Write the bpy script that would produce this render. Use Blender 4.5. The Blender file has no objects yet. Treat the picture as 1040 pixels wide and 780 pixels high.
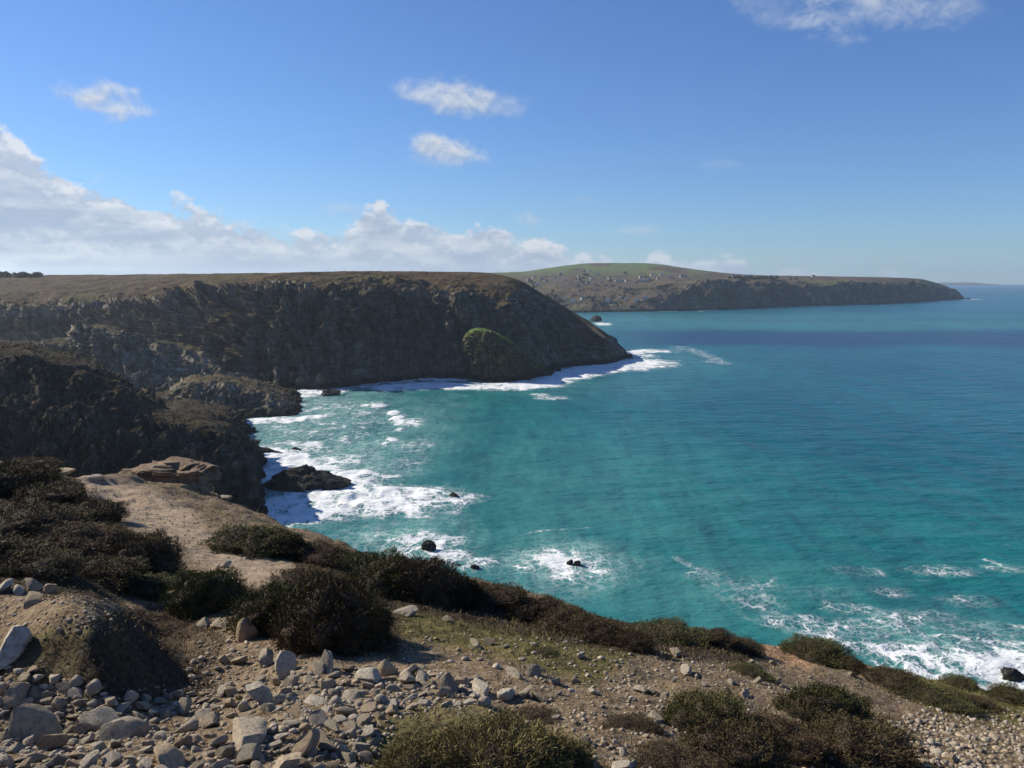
import bpy, bmesh, math, random
import numpy as np
from mathutils import Vector, Matrix, Euler

random.seed(7)
RNG = np.random.default_rng(11)
SC = bpy.context.scene
COL = SC.collection
R = math.radians

# ------------------------------------------------------------------ camera
H = 80.0                       # eye height above the sea, metres
F = 842.0                      # focal length in pixels of a 1040 px wide frame
PITCH = math.atan(105 / F)      # the eye's level line runs a little above the sea's edge
CT, ST = math.cos(PITCH), math.sin(PITCH)
cam_d = bpy.data.cameras.new('camera')
cam_d.sensor_width = 36.0
cam_d.lens = 36.0 * F / 1040
cam_d.clip_start = 0.1
cam_d.clip_end = 90000
cam = bpy.data.objects.new('camera', cam_d)
COL.objects.link(cam)
cam.location = (0, 0, H)
cam.rotation_euler = (math.pi / 2 - PITCH, 0, 0)
SC.camera = cam


def ray(px, py):
    cx = (np.asarray(px, float) - 520) / F
    cy = (390 - np.asarray(py, float)) / F
    return cx, CT + cy * ST, -ST + cy * CT


def P(px, py, Y):
    x, y, z = ray(px, py)
    k = np.asarray(Y, float) / y
    return np.stack([x * k, y * k, H + z * k], -1)


def SEA(px, py):
    x, y, z = ray(px, py)
    k = -H / z
    return np.stack([x * k, y * k, 0 * k], -1)


def seaY(py):
    return float(SEA(520, py)[1])


# ------------------------------------------------------------------ noise
_perm = np.random.default_rng(3).permutation(256).astype(np.int64)
_perm = np.concatenate([_perm, _perm])
_g = np.random.default_rng(4).normal(size=(256, 3))
_g /= np.linalg.norm(_g, axis=1)[:, None]


def noise3(p):
    p = np.asarray(p, float)
    i = np.floor(p).astype(np.int64)
    f = p - i
    i &= 255
    u = f * f * f * (f * (f * 6 - 15) + 10)
    out = 0
    for dx in (0, 1):
        wx = u[..., 0] if dx else 1 - u[..., 0]
        a = _perm[(i[..., 0] + dx) & 255]
        for dy in (0, 1):
            wy = u[..., 1] if dy else 1 - u[..., 1]
            b = _perm[a + ((i[..., 1] + dy) & 255)]
            for dz in (0, 1):
                wz = u[..., 2] if dz else 1 - u[..., 2]
                g = _g[_perm[b + ((i[..., 2] + dz) & 255)]]
                d = g[..., 0] * (f[..., 0] - dx) + g[..., 1] * (f[..., 1] - dy) + g[..., 2] * (f[..., 2] - dz)
                out = out + wx * wy * wz * d
    return out


def fbm(p, o=4, gain=.5, lac=2.03):
    p = np.asarray(p, float)
    s, a, t = 0, 1.0, 0
    for k in range(o):
        s = s + a * noise3(p * lac ** k + 17.3 * k)
        t += a
        a *= gain
    return s / t * 1.6


def ridged(p, o=4, gain=.5, lac=2.07):
    p = np.asarray(p, float)
    s, a, t = 0, 1.0, 0
    for k in range(o):
        s = s + a * (1 - np.abs(noise3(p * lac ** k + 9.7 * k)) * 2.2)
        t += a
        a *= gain
    return s / t


def sstep(a, b, x):
    t = np.clip((x - a) / (b - a), 0, 1)
    return t * t * (3 - 2 * t)


def spline(xs, ys, xq):
    """Catmull-Rom through (xs, ys[..]) along axis 0, limited slopes."""
    xs = np.asarray(xs, float); ys = np.asarray(ys, float); xq = np.asarray(xq, float)
    h = np.diff(xs)
    d = np.diff(ys, axis=0) / h.reshape((-1,) + (1,) * (ys.ndim - 1))
    m = np.empty_like(ys)
    m[0], m[-1] = d[0], d[-1]
    if len(xs) > 2:
        w0 = h[1:].reshape((-1,) + (1,) * (ys.ndim - 1)); w1 = h[:-1].reshape((-1,) + (1,) * (ys.ndim - 1))
        a, b = d[:-1], d[1:]
        hm = np.where(a * b > 0, (w0 + w1) / (w0 / np.where(a == 0, 1e-9, a) + w1 / np.where(b == 0, 1e-9, b)), 0)
        m[1:-1] = hm
    k = np.clip(np.searchsorted(xs, xq) - 1, 0, len(xs) - 2)
    t = ((xq - xs[k]) / h[k])
    sh = (-1,) + (1,) * (ys.ndim - 1)
    t = t.reshape(sh); hk = h[k].reshape(sh)
    return ((2 * t**3 - 3 * t**2 + 1) * ys[k] + (t**3 - 2 * t**2 + t) * hk * m[k]
            + (-2 * t**3 + 3 * t**2) * ys[k + 1] + (t**3 - t**2) * hk * m[k + 1])


# ------------------------------------------------------------------ object helpers
def tag(o, label=None, cat=None, group=None, kind=None):
    if label: o['label'] = label
    if cat: o['category'] = cat
    if group: o['group'] = group
    if kind: o['kind'] = kind
    return o


def mesh_obj(name, verts, faces, mat, parent=None, smooth=True, attrs=None):
    verts = np.asarray(verts, float).reshape(-1, 3)
    me = bpy.data.meshes.new(name)
    if isinstance(faces, np.ndarray):
        n, k = faces.shape
        me.vertices.add(len(verts))
        me.vertices.foreach_set('co', verts.astype(np.float32).ravel())
        me.loops.add(n * k)
        me.loops.foreach_set('vertex_index', faces.astype(np.int32).ravel())
        me.polygons.add(n)
        me.polygons.foreach_set('loop_start', (np.arange(n) * k).astype(np.int32))
        me.polygons.foreach_set('loop_total', np.full(n, k, np.int32))
        me.update(calc_edges=True)
    else:
        me.from_pydata([tuple(v) for v in verts], [], faces)
        me.update()
    if smooth:
        me.polygons.foreach_set('use_smooth', np.ones(len(me.polygons), bool))
    for k, v in (attrs or {}).items():
        v = np.asarray(v, np.float32)
        if v.ndim == 1:
            a = me.attributes.new(k, 'FLOAT', 'POINT'); a.data.foreach_set('value', v.ravel())
        else:
            a = me.attributes.new(k, 'FLOAT_VECTOR', 'POINT'); a.data.foreach_set('vector', v.ravel())
    o = bpy.data.objects.new(name, me)
    COL.objects.link(o)
    if mat: me.materials.append(mat)
    if parent: o.parent = parent
    return o


def grid_faces(nr, nc):
    i = np.arange(nr * nc).reshape(nr, nc)
    return np.stack([i[:-1, :-1], i[:-1, 1:], i[1:, 1:], i[1:, :-1]], -1).reshape(-1, 4)


def empty(name, loc=(0, 0, 0), rz=0.0):
    o = bpy.data.objects.new(name, None)
    o.empty_display_size = .2
    COL.objects.link(o)
    o.location = loc
    o.rotation_euler = (0, 0, rz)
    return o


# ------------------------------------------------------------------ node helper
class N:
    def __init__(self, tree):
        self.t = tree
        self.t.nodes.clear()

    def new(self, typ, inp=None, **kw):
        n = self.t.nodes.new(typ)
        for k, v in kw.items():
            setattr(n, k, v)
        for k, v in (inp or {}).items():
            self.set(n, k, v)
        return n

    def set(self, n, k, v):
        s = n.inputs[k]
        if isinstance(v, bpy.types.NodeSocket):
            self.t.links.new(v, s)
        elif isinstance(v, (tuple, list)) and s.type == 'RGBA' and len(v) == 3:
            s.default_value = (*v, 1)
        else:
            s.default_value = v

    def m(self, op, a, b=0.0, c=0.0, clamp=False):
        n = self.t.nodes.new('ShaderNodeMath')
        n.operation = op; n.use_clamp = clamp
        for i, v in enumerate((a, b, c)):
            if isinstance(v, bpy.types.NodeSocket): self.t.links.new(v, n.inputs[i])
            else: n.inputs[i].default_value = v
        return n.outputs[0]

    def ss(self, x, a, b, lo=0.0, hi=1.0):
        n = self.t.nodes.new('ShaderNodeMapRange')
        n.interpolation_type = 'SMOOTHSTEP'
        for i, v in enumerate((x, a, b, lo, hi)):
            if isinstance(v, bpy.types.NodeSocket): self.t.links.new(v, n.inputs[i])
            else: n.inputs[i].default_value = v
        return n.outputs[0]

    def mix(self, f, a, b, mode='MIX'):
        n = self.t.nodes.new('ShaderNodeMix')
        n.data_type = 'RGBA'; n.blend_type = mode; n.clamp_factor = True
        for i, v in ((0, f), (6, a), (7, b)):
            if isinstance(v, bpy.types.NodeSocket): self.t.links.new(v, n.inputs[i])
            elif isinstance(v, (tuple, list)): n.inputs[i].default_value = (*v[:3], 1)
            else: n.inputs[i].default_value = v
        return n.outputs[2]

    def noise(self, vec, scale, detail=4.0, rough=.55, dist=0.0, out=0, typ='FBM'):
        n = self.t.nodes.new('ShaderNodeTexNoise')
        n.noise_type = typ
        if vec is not None: self.t.links.new(vec, n.inputs['Vector'])
        n.inputs['Scale'].default_value = scale
        n.inputs['Detail'].default_value = detail
        n.inputs['Roughness'].default_value = rough
        n.inputs['Distortion'].default_value = dist
        return n.outputs[out]

    def voro(self, vec, scale, feature='F1', out=0, rnd=1.0):
        n = self.t.nodes.new('ShaderNodeTexVoronoi')
        n.feature = feature
        if vec is not None: self.t.links.new(vec, n.inputs['Vector'])
        n.inputs['Scale'].default_value = scale
        n.inputs['Randomness'].default_value = rnd
        return n.outputs[out]

    def ramp(self, fac, stops, interp='LINEAR'):
        n = self.t.nodes.new('ShaderNodeValToRGB')
        n.color_ramp.interpolation = interp
        el = n.color_ramp.elements
        while len(el) < len(stops): el.new(.5)
        for e, (p, c) in zip(el, stops):
            e.position = p
            e.color = (c, c, c, 1) if isinstance(c, (int, float)) else (*c, 1)
        self.t.links.new(fac, n.inputs[0])
        return n.outputs[0]

    def mapping(self, vec, scale=(1, 1, 1), rot=(0, 0, 0), loc=(0, 0, 0)):
        n = self.t.nodes.new('ShaderNodeMapping')
        self.t.links.new(vec, n.inputs[0])
        n.inputs['Scale'].default_value = scale
        n.inputs['Rotation'].default_value = rot
        n.inputs['Location'].default_value = loc
        return n.outputs[0]

    def bump(self, h, strength, dist, normal=None):
        n = self.t.nodes.new('ShaderNodeBump')
        n.inputs['Strength'].default_value = strength
        n.inputs['Distance'].default_value = dist
        self.t.links.new(h, n.inputs['Height'])
        if normal is not None: self.t.links.new(normal, n.inputs['Normal'])
        return n.outputs[0]

    def attr(self, name, out='Fac'):
        n = self.t.nodes.new('ShaderNodeAttribute')
        n.attribute_name = name
        return n.outputs[out]

    def pos(self):
        return self.new('ShaderNodeNewGeometry').outputs['Position']

    def normal_z(self):
        g = self.new('ShaderNodeNewGeometry')
        s = self.new('ShaderNodeSeparateXYZ', {0: g.outputs['Normal']})
        return s.outputs[2]

    def objco(self):
        return self.new('ShaderNodeTexCoord').outputs['Object']

    def rand(self):
        return self.new('ShaderNodeObjectInfo').outputs['Random']

    def out(self, color, rough=.9, normal=None, spec=.15, **kw):
        inp = {'Base Color': color, 'Roughness': rough, 'Specular IOR Level': spec}
        inp.update(kw)
        b = self.new('ShaderNodeBsdfPrincipled', inp)
        if normal is not None: self.t.links.new(normal, b.inputs['Normal'])
        o = self.new('ShaderNodeOutputMaterial')
        self.t.links.new(b.outputs[0], o.inputs[0])
        return b


def mat(name):
    m = bpy.data.materials.new(name)
    m.use_nodes = True
    return m, N(m.node_tree)


# ------------------------------------------------------------------ sun and sky
SUN_AZ = R(-66)       # from straight ahead (+Y) towards the right (+X)
SUN_EL = R(33)
sd = bpy.data.lights.new('sun', 'SUN')
sd.energy = 5.0
sd.angle = R(0.53)
sd.color = (1.0, .90, .74)
sun = bpy.data.objects.new('sun', sd)
COL.objects.link(sun)
to_sun = Vector((math.sin(SUN_AZ) * math.cos(SUN_EL), math.cos(SUN_AZ) * math.cos(SUN_EL), math.sin(SUN_EL)))
sun.rotation_euler = to_sun.to_track_quat('Z', 'Y').to_euler()
sun.location = (-60, 20, H + 60)


def build_world():
    w = bpy.data.worlds.new('World')
    SC.world = w
    w.use_nodes = True
    n = N(w.node_tree)
    sky = n.new('ShaderNodeTexSky')
    sky.sky_type = 'NISHITA'
    sky.sun_disc = False
    sky.sun_elevation = SUN_EL
    sky.sun_rotation = SUN_AZ
    sky.altitude = 50
    sky.air_density = 1.0
    sky.dust_density = .05
    sky.ozone_density = 1.2
    clear = n.mix(1.0, sky.outputs[0], (.60, .90, 1.40), 'MULTIPLY')
    d = n.new('ShaderNodeTexCoord').outputs['Generated']
    s = n.new('ShaderNodeSeparateXYZ', {0: d}).outputs
    az = n.m('ARCTAN2', s[0], s[1])
    el = n.m('ARCSINE', s[2])

    def cvec(el_, kx, ky, off):
        return n.new('ShaderNodeCombineXYZ', {0: n.m('MULTIPLY', az, kx), 1: n.m('MULTIPLY', el_, ky), 2: off}).outputs[0]

    # cloud bank above the moor: its top as an elevation per bearing
    tops = [(-1.6, .20), (-1.0, .19), (-.70, .165), (-.60, .178), (-.553, .176), (-.52, .150), (-.497, .122), (-.42, .098), (-.383, .094),
            (-.311, .072), (-.25, .062), (-.20, .072), (-.170, .100), (-.150, .100), (-.106, .074), (-.075, .068), (-.04, .076), (-.01, .060),
            (.03, .062), (.075, .050), (.14, .036), (.25, .030), (.40, .020), (.60, .0), (1.6, -.05)]
    fac = n.m('MULTIPLY_ADD', az, 1 / 3.2, .5)
    top = n.ramp(fac, [((a + 1.6) / 3.2, (t + .05) / .3) for a, t in tops])
    top = n.m('MULTIPLY_ADD', top, .3, -.060)

    def bank(de):
        e = n.m('ADD', el, de)
        big = n.noise(cvec(e, 20, 30, 1.3), 1.0, 9, .60)
        k = n.m('MULTIPLY_ADD', n.m('SUBTRACT', big, .5), .095, n.m('SUBTRACT', top, e))
        return k

    k0 = bank(0.0)
    k1 = bank(.016)
    dens = n.ss(k0, -.002, .010)
    fade = n.ss(az, .60, .06)
    right = n.ss(az, -.12, .10, .0, .05)
    dens = n.m('MULTIPLY', dens, n.m('MULTIPLY_ADD', fade, .95, .0))
    # light from above and the left: bright rims, grey-blue bodies, streaky base
    rim = n.ss(n.m('SUBTRACT', k0, k1), .004, .029)
    puff = n.noise(cvec(el, 34, 52, 2.2), 1.0, 7, .6)
    puff2 = n.noise(cvec(n.m('ADD', el, .008), 34, 52, 2.2), 1.0, 7, .6)
    rim = n.m('ADD', rim, n.m('MULTIPLY', n.m('SUBTRACT', puff, puff2), 3.0), clamp=True)
    depth = n.ss(k0, .0, .042)
    strat = n.noise(cvec(el, 5, 46, 4.0), 1.0, 6, .6)
    body = n.m('MULTIPLY_ADD', n.m('SUBTRACT', strat, .5), 2.1, .34)
    lum = n.m('MULTIPLY_ADD', n.m('SUBTRACT', 1.0, depth), .75, body, clamp=True)
    lum = n.m('MULTIPLY', lum, n.m('MULTIPLY_ADD', rim, .85, .32), clamp=True)
    ccol = n.mix(lum, (3.5, 4.5, 6.3), (9.0, 9.2, 9.6))
    col = n.mix(n.m('MULTIPLY', dens, n.ss(el, -.02, .04, .80, .94)), clear, ccol)

    # the loose clouds: bearing, elevation, half widths, strength
    def PX(px, py):
        x, y, z = ray(px, py)
        return math.atan2(x, y), math.atan2(float(z), math.hypot(float(x), float(y)))
    small = [(103, 102, 42, 17, .95), (80, 99, 18, 8, .6), (452, 99, 44, 19, .8), (500, 106, 42, 12, .38), (452, 154, 38, 15, .95), (880, 2, 74, 30, .60), (800, 10, 52, 18, .30),
             (945, 12, 52, 16, .24), (650, 234, 26, 6, .3), (594, 203, 14, 5, .25), (533, 222, 17, 9, .75), (740, 168, 40, 5, .12), (350, 214, 26, 8, .35)]
    nz = n.noise(cvec(el, 26, 36, 7.7), 1.0, 8, .62, .3)
    nz2 = n.noise(cvec(n.m('ADD', el, .007), 26, 36, 7.7), 1.0, 8, .62, .3)
    lump = n.m('MULTIPLY_ADD', n.m('SUBTRACT', nz, .5), 4.4, .0)
    for (px, py, rx, ry, st) in small:
        a0, e0 = PX(px, py)
        u = n.m('MULTIPLY', n.m('SUBTRACT', az, a0), F / rx)
        v = n.m('MULTIPLY', n.m('SUBTRACT', el, e0), F / ry)
        v2 = n.m('ADD', v, n.m('MULTIPLY', u, .18))
        r2 = n.m('ADD', n.m('MULTIPLY', u, u), n.m('MULTIPLY', v2, v2))
        base = n.m('ADD', n.m('SUBTRACT', .95, r2), lump)
        dd = n.m('MULTIPLY', n.ss(base, -.3, 1.6), st)
        dd = n.m('MULTIPLY', dd, n.ss(r2, 2.6, .9))
        sh = n.m('MULTIPLY_ADD', n.m('SUBTRACT', nz, nz2), 3.2, n.m('MULTIPLY_ADD', v2, .22, .62), clamp=True)
        cc = n.mix(sh, (4.4, 5.4, 7.2), (8.0, 8.4, 9.0))
        col = n.mix(dd, col, cc)
    bg = n.new('ShaderNodeBackground', {'Color': col, 'Strength': .062})
    o = n.new('ShaderNodeOutputWorld')
    n.t.links.new(bg.outputs[0], o.inputs[0])


build_world()

# ------------------------------------------------------------------ materials
def m_cliff(name, rock_a, rock_b, heath_a, heath_b, grass, sc, grass_at=.62, lo=.48, hi=.72, streak=.5, fields=False, pale_west=False):
    """Weathered cliff: bare rock where steep, heath and turf where it lies back. sc = size of the pattern in metres."""
    m, n = mat(name)
    p = n.pos()
    nz = n.normal_z()
    a = n.noise(p, 1 / sc, 7, .6)
    b = n.noise(n.mapping(p, (1, 1, .35)), 3.2 / sc, 7, .68)
    c = n.noise(p, .28 / sc, 5, .55)
    fine = n.noise(p, 13 / sc, 5, .7)
    rock = n.mix(n.ss(b, .36, .66), rock_a, rock_b)
    rock = n.mix(n.ss(fine, .35, .75, 0, .55), rock, tuple(v * .45 for v in rock_a))
    if pale_west:
        px_ = n.new('ShaderNodeSeparateXYZ', {0: p}).outputs[0]
        wst = n.ss(n.m('MULTIPLY_ADD', n.m('SUBTRACT', b, .5), 160.0, px_), -130, -330)
        rock = n.mix(n.m('MULTIPLY', wst, .8), rock, n.mix(n.ss(b, .36, .62), (.135, .12, .10), (.36, .32, .26)))
    iron = n.m('MULTIPLY', n.ss(c, .56, .68), n.ss(b, .42, .6))
    rock = n.mix(n.m('MULTIPLY', iron, streak), rock, (.27, .185, .11))
    run = n.noise(n.mapping(p, (1, 1, .07)), 3.4 / sc, 6, .6)
    rock = n.mix(n.ss(run, .44, .66, 0, .65), rock, tuple(v * .4 for v in rock_a))
    heath = n.mix(n.ss(a, .35, .68), heath_a, heath_b)
    heath = n.mix(n.ss(fine, .42, .70, 0, .6), heath, tuple(v * .5 for v in heath_a))
    g = n.m('MULTIPLY', n.ss(c, .5, .62), n.ss(b, .35, .6))
    heath = n.mix(n.m('MULTIPLY', g, grass_at), heath, grass)
    k = n.m('ADD', nz, n.m('MULTIPLY_ADD', b, .5, -.25))
    pale = n.m('MULTIPLY', n.ss(n.noise(n.mapping(p, (1, 1, .5), (0, 0, 0), (31, 7, 3)), 1.1 / sc, 6, .62), .54, .66), n.ss(b, .38, .58))
    rock = n.mix(n.m('MULTIPLY', pale, .8), rock, tuple(v * 1.55 for v in rock_b))
    veg = n.ss(k, lo, hi)
    if fields:
        hz = n.new('ShaderNodeSeparateXYZ', {0: p}).outputs[2]
        fl = n.voro(n.mapping(p, (1, .5, .4)), 1 / 120, 'F1', 1)
        fv = n.new('ShaderNodeSeparateColor', {0: fl}).outputs[0]
        hi_ = n.m('MULTIPLY', n.ss(hz, 92, 125), n.ss(fv, .15, .3))
        heath = n.mix(n.m('MULTIPLY', hi_, .85), heath, n.mix(fv, (.070, .135, .040), (.125, .165, .060)))
    col = n.mix(veg, rock, heath)
    zz = n.new('ShaderNodeSeparateXYZ', {0: p}).outputs[2]
    wet = n.ss(n.m('MULTIPLY_ADD', b, -6.0, zz), 3.5, -1.0)
    col = n.mix(wet, col, (.016, .015, .014))
    bed = n.noise(n.mapping(p, (.10, .10, 1.6), (.16, .10, 0)), 7 / sc, 5, .6)
    col = n.mix(n.m('MULTIPLY', n.ss(bed, .52, .64), n.m('MULTIPLY_ADD', veg, -.5, .6)), col, tuple(v * .5 for v in rock_a))
    h = n.m('ADD', n.m('MULTIPLY', b, .8), n.m('MULTIPLY', fine, .35))
    h = n.m('ADD', h, n.m('MULTIPLY', bed, .5))
    nrm = n.bump(h, .9, sc * .16)
    n.out(col, .95, nrm, .08)
    return m


M_HEAD = m_cliff('headland_rock_and_heath', (.082, .074, .066), (.22, .195, .165), (.050, .038, .024), (.125, .090, .050), (.105, .105, .040), 26, .55, .60, .86, pale_west=True)
M_SPUR = m_cliff('bay_rock', (.125, .112, .09), (.40, .36, .28), (.060, .050, .030), (.125, .10, .056), (.11, .11, .045), 16, .5, .74, .94)
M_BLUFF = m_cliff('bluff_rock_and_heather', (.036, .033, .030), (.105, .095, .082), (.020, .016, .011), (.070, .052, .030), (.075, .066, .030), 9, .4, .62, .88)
M_CRAG = m_cliff('grassy_crag', (.048, .044, .036), (.15, .125, .085), (.060, .105, .022), (.100, .155, .034), (.12, .215, .036), 11, .8, .52, .78)
M_FAR = m_cliff('far_headland', (.10, .085, .070), (.21, .178, .14), (.085, .066, .050), (.135, .105, .070), (.10, .135, .05), 75, .75, .58, .84, fields=True)


def m_sea():
    m, n = mat('sea_water')
    p = n.pos()
    sx = n.new('ShaderNodeSeparateXYZ', {0: p}).outputs
    foam = n.attr('foam')
    milk = n.attr('milk')
    deep = n.attr('deep')
    flat = n.new('ShaderNodeCombineXYZ', {0: sx[0], 1: sx[1], 2: 0.0}).outputs[0]
    # colour of the water body: turquoise over sand inshore, blue offshore
    patch = n.m('MULTIPLY_ADD', n.noise(n.mapping(flat, (1, .45, 1)), .007, 6, .6), .65, n.m('MULTIPLY', n.noise(n.mapping(flat, (.6, 1.6, 1), (0, 0, -.5)), .035, 5, .6), .35))
    tur = n.mix(n.ss(patch, .36, .64), (.004, .096, .116), (.013, .145, .148))
    blue = n.mix(n.ss(patch, .36, .64), (.004, .074, .128), (.010, .108, .158))
    col = n.mix(deep, tur, blue)
    milk_n = n.noise(n.mapping(flat, (1, .7, 1), (0, 0, .3)), .05, 7, .62)
    mk = n.m('MULTIPLY', milk, n.ss(milk_n, .25, .75, .35, 1.0))
    col = n.mix(mk, col, (.105, .30, .275))
    shade_band = n.attr('shade_band')
    col = n.mix(shade_band, col, (.004, .036, .092))  # cloud shadow on the far sea, painted into the water colour
    # foam: coverage thresholded by lacy noise
    w1 = n.noise(n.mapping(flat, (1, .8, 1), (0, 0, .25)), .11, 8, .66, .6)
    vec = n.new('ShaderNodeVectorMath', {0: flat}, operation='ADD')
    dst = n.noise(flat, .25, 4, .6, out=1)
    sc_ = n.new('ShaderNodeVectorMath', {0: dst}, operation='SCALE'); sc_.inputs['Scale'].default_value = 5.0
    n.t.links.new(sc_.outputs[0], vec.inputs[1])
    lace = n.voro(vec.outputs[0], .22, 'DISTANCE_TO_EDGE')
    lace2 = n.voro(vec.outputs[0], .62, 'DISTANCE_TO_EDGE')
    web = n.m('MAXIMUM', n.ss(lace, .16, .0), n.m('MULTIPLY', n.ss(lace2, .2, .0), .75))
    tex = n.m('ADD', n.m('MULTIPLY', n.ss(w1, .28, .72), .74), n.m('MULTIPLY', web, .26))
    thr = n.m('SUBTRACT', 1.0, foam)
    ff = n.ss(n.m('SUBTRACT', tex, thr), -.12, .24)
    ff = n.m('MULTIPLY', ff, n.ss(foam, .02, .25))
    # thin wash left behind by the surf
    wash = n.ss(n.m('MULTIPLY_ADD', w1, .8, n.m('MULTIPLY', web, .35)), .38, .80)
    wash = n.m('MULTIPLY', wash, n.ss(n.m('MAXIMUM', foam, n.m('MULTIPLY', milk, .55)), .10, .55))
    ff = n.m('MAXIMUM', ff, n.m('MULTIPLY', wash, .55))
    # scattered whitecaps
    cap = n.noise(n.mapping(flat, (.055, .20, 1), (0, 0, -.35)), 1.0, 3, .5)
    capf = n.noise(n.mapping(flat, (.22, .5, 1), (0, 0, -.35)), 1.0, 5, .65)
    caps = n.m('MULTIPLY', n.ss(cap, .685, .76), n.ss(capf, .50, .66))
    ff = n.m('MAXIMUM', ff, n.m('MULTIPLY', caps, .55))
    fden = n.noise(flat, .45, 6, .65)
    ff = n.m('MULTIPLY', ff, n.ss(n.m('MULTIPLY_ADD', foam, .45, fden), .38, .78, .30, 1.0))
    col = n.mix(n.m('MULTIPLY', ff, .97), col, (.74, .77, .78))
    # waves
    s1 = n.noise(n.mapping(flat, (.050, .090, 1), (0, 0, -.42)), 1.0, 5, .58)
    s2 = n.noise(n.mapping(flat, (.24, .36, 1), (0, 0, -.5)), 1.0, 7, .68)
    s0 = n.noise(n.mapping(flat, (.034, .0075, 1), (0, 0, .62)), 1.0, 3, .5)
    h = n.m('ADD', n.m('MULTIPLY', s0, 6.0), n.m('MULTIPLY', s1, 3.6), n.m('MULTIPLY', s2, 2.1))
    h = n.m('ADD', h, n.m('MULTIPLY', ff, .35))
    nrm = n.bump(h, .85, 1.0)
    rough = n.m('MULTIPLY_ADD', ff, .62, .24)
    n.out(col, rough, nrm, n.m('MULTIPLY_ADD', ff, -.02, .09), IOR=1.33)
    return m


M_SEA = m_sea()


def m_ground():
    m, n = mat('trodden_earth_and_turf')
    p = n.pos()
    path = n.attr('path'); turf = n.attr('turf'); dark = n.attr('peat_and_shade')
    a = n.noise(p, .7, 6, .6)
    b = n.noise(p, 4.0, 7, .68)
    c = n.noise(p, 24.0, 5, .7)
    grit = n.voro(p, 34, 'F1', 1)
    gs = n.new('ShaderNodeSeparateColor', {0: grit}).outputs[0]
    earth = n.mix(n.ss(b, .32, .68), (.145, .105, .063), (.25, .19, .118))
    earth = n.mix(n.ss(a, .42, .68, 0, .6), earth, (.185, .125, .08))
    earth = n.mix(n.ss(gs, .70, .95, 0, .5), earth, (.38, .32, .25))
    earth = n.mix(n.ss(c, .30, .55, .55, 0), earth, (.10, .075, .05))
    pc = n.mix(n.ss(b, .3, .7), (.27, .205, .14), (.38, .30, .215))
    col = n.mix(path, earth, pc)
    och = n.attr('ochre')
    col = n.mix(n.m('MULTIPLY', och, .85), col, n.mix(n.ss(b, .3, .7), (.30, .17, .09), (.44, .28, .17)))
    tcol = n.mix(n.ss(b, .33, .67), (.075, .072, .026), (.165, .135, .060))
    tf = n.ss(n.m('ADD', turf, n.m('MULTIPLY_ADD', b, .9, -.45)), .35, .75)
    col = n.mix(tf, col, tcol)
    pf = n.ss(n.m('ADD', dark, n.m('MULTIPLY_ADD', b, .8, -.4)), .35, .75)
    col = n.mix(pf, col, n.mix(n.ss(c, .3, .7), (.035, .026, .018), (.075, .055, .036)))  # peat colour, which also paints the shade of hollow and mound front
    h = n.m('ADD', n.m('MULTIPLY', b, .06), n.m('MULTIPLY', c, .022))
    g2 = n.voro(p, 26, 'SMOOTH_F1', 0)
    h = n.m('ADD', h, n.m('MULTIPLY', g2, -.018))
    nrm = n.bump(h, 1.0, 1.0)
    n.out(col, .95, nrm, .08)
    return m


M_GROUND = m_ground()


def m_stone(name, ca, cb, cc, world=False, sc=9.0):
    m, n = mat(name)
    p = n.pos()
    r = n.rand()
    off = n.new('ShaderNodeVectorMath', {0: n.objco()}, operation='ADD')
    n.t.links.new(n.new('ShaderNodeCombineXYZ', {0: n.m('MULTIPLY', r, 50), 1: n.m('MULTIPLY', r, 31), 2: r}).outputs[0], off.inputs[1])
    q = p if world else off.outputs[0]
    a = n.noise(q, sc * .6, 6, .62)
    b = n.noise(q, sc * 3.5, 6, .7)
    k = n.attr('tone') if world else r
    base = n.mix(n.ss(k, .0, 1.0), ca, cb)
    warm = n.ss(n.m('FRACT', n.m('MULTIPLY', k, 7.31)), .55, .95)
    base = n.mix(n.m('MULTIPLY', warm, .75), base, cc)
    col = n.mix(n.ss(a, .30, .62, .62, 0), base, tuple(v * .42 for v in ca))
    col = n.mix(n.ss(b, .34, .52, .45, 0), col, tuple(v * .35 for v in ca))
    lich = n.m('MULTIPLY', n.ss(n.noise(q, sc * 1.3, 5, .6), .57, .64), n.ss(b, .44, .6))
    col = n.mix(n.m('MULTIPLY', lich, .5), col, (.40, .39, .31))
    h = n.m('ADD', n.m('MULTIPLY', a, .9), n.m('MULTIPLY', b, .45))
    n.out(col, .9, n.bump(h, .8, .32 / sc), .12)
    return m


M_STONE = m_stone('weathered_granite', (.36, .305, .225), (.64, .57, .46), (.54, .40, .25))
M_GRIT = m_stone('loose_gravel', (.26, .22, .17), (.50, .44, .36), (.42, .32, .21), True)
M_SEAROCK = m_stone('wet_sea_rock', (.022, .020, .018), (.036, .032, .028), (.036, .030, .024), False, .9)
M_EDGEROCK = m_stone('lichen_edge_rock', (.20, .155, .11), (.26, .20, .145), (.29, .20, .13), False, 2.6)


def m_leaf(name, stops, dark, trans=.12):
    m, n = mat(name)
    t = n.attr('tone')
    r = n.rand()
    k = n.m('ADD', t, n.m('MULTIPLY_ADD', r, .24, -.12))
    col = n.ramp(k, stops)
    n.out(col, .75, None, .12)
    return m


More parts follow.
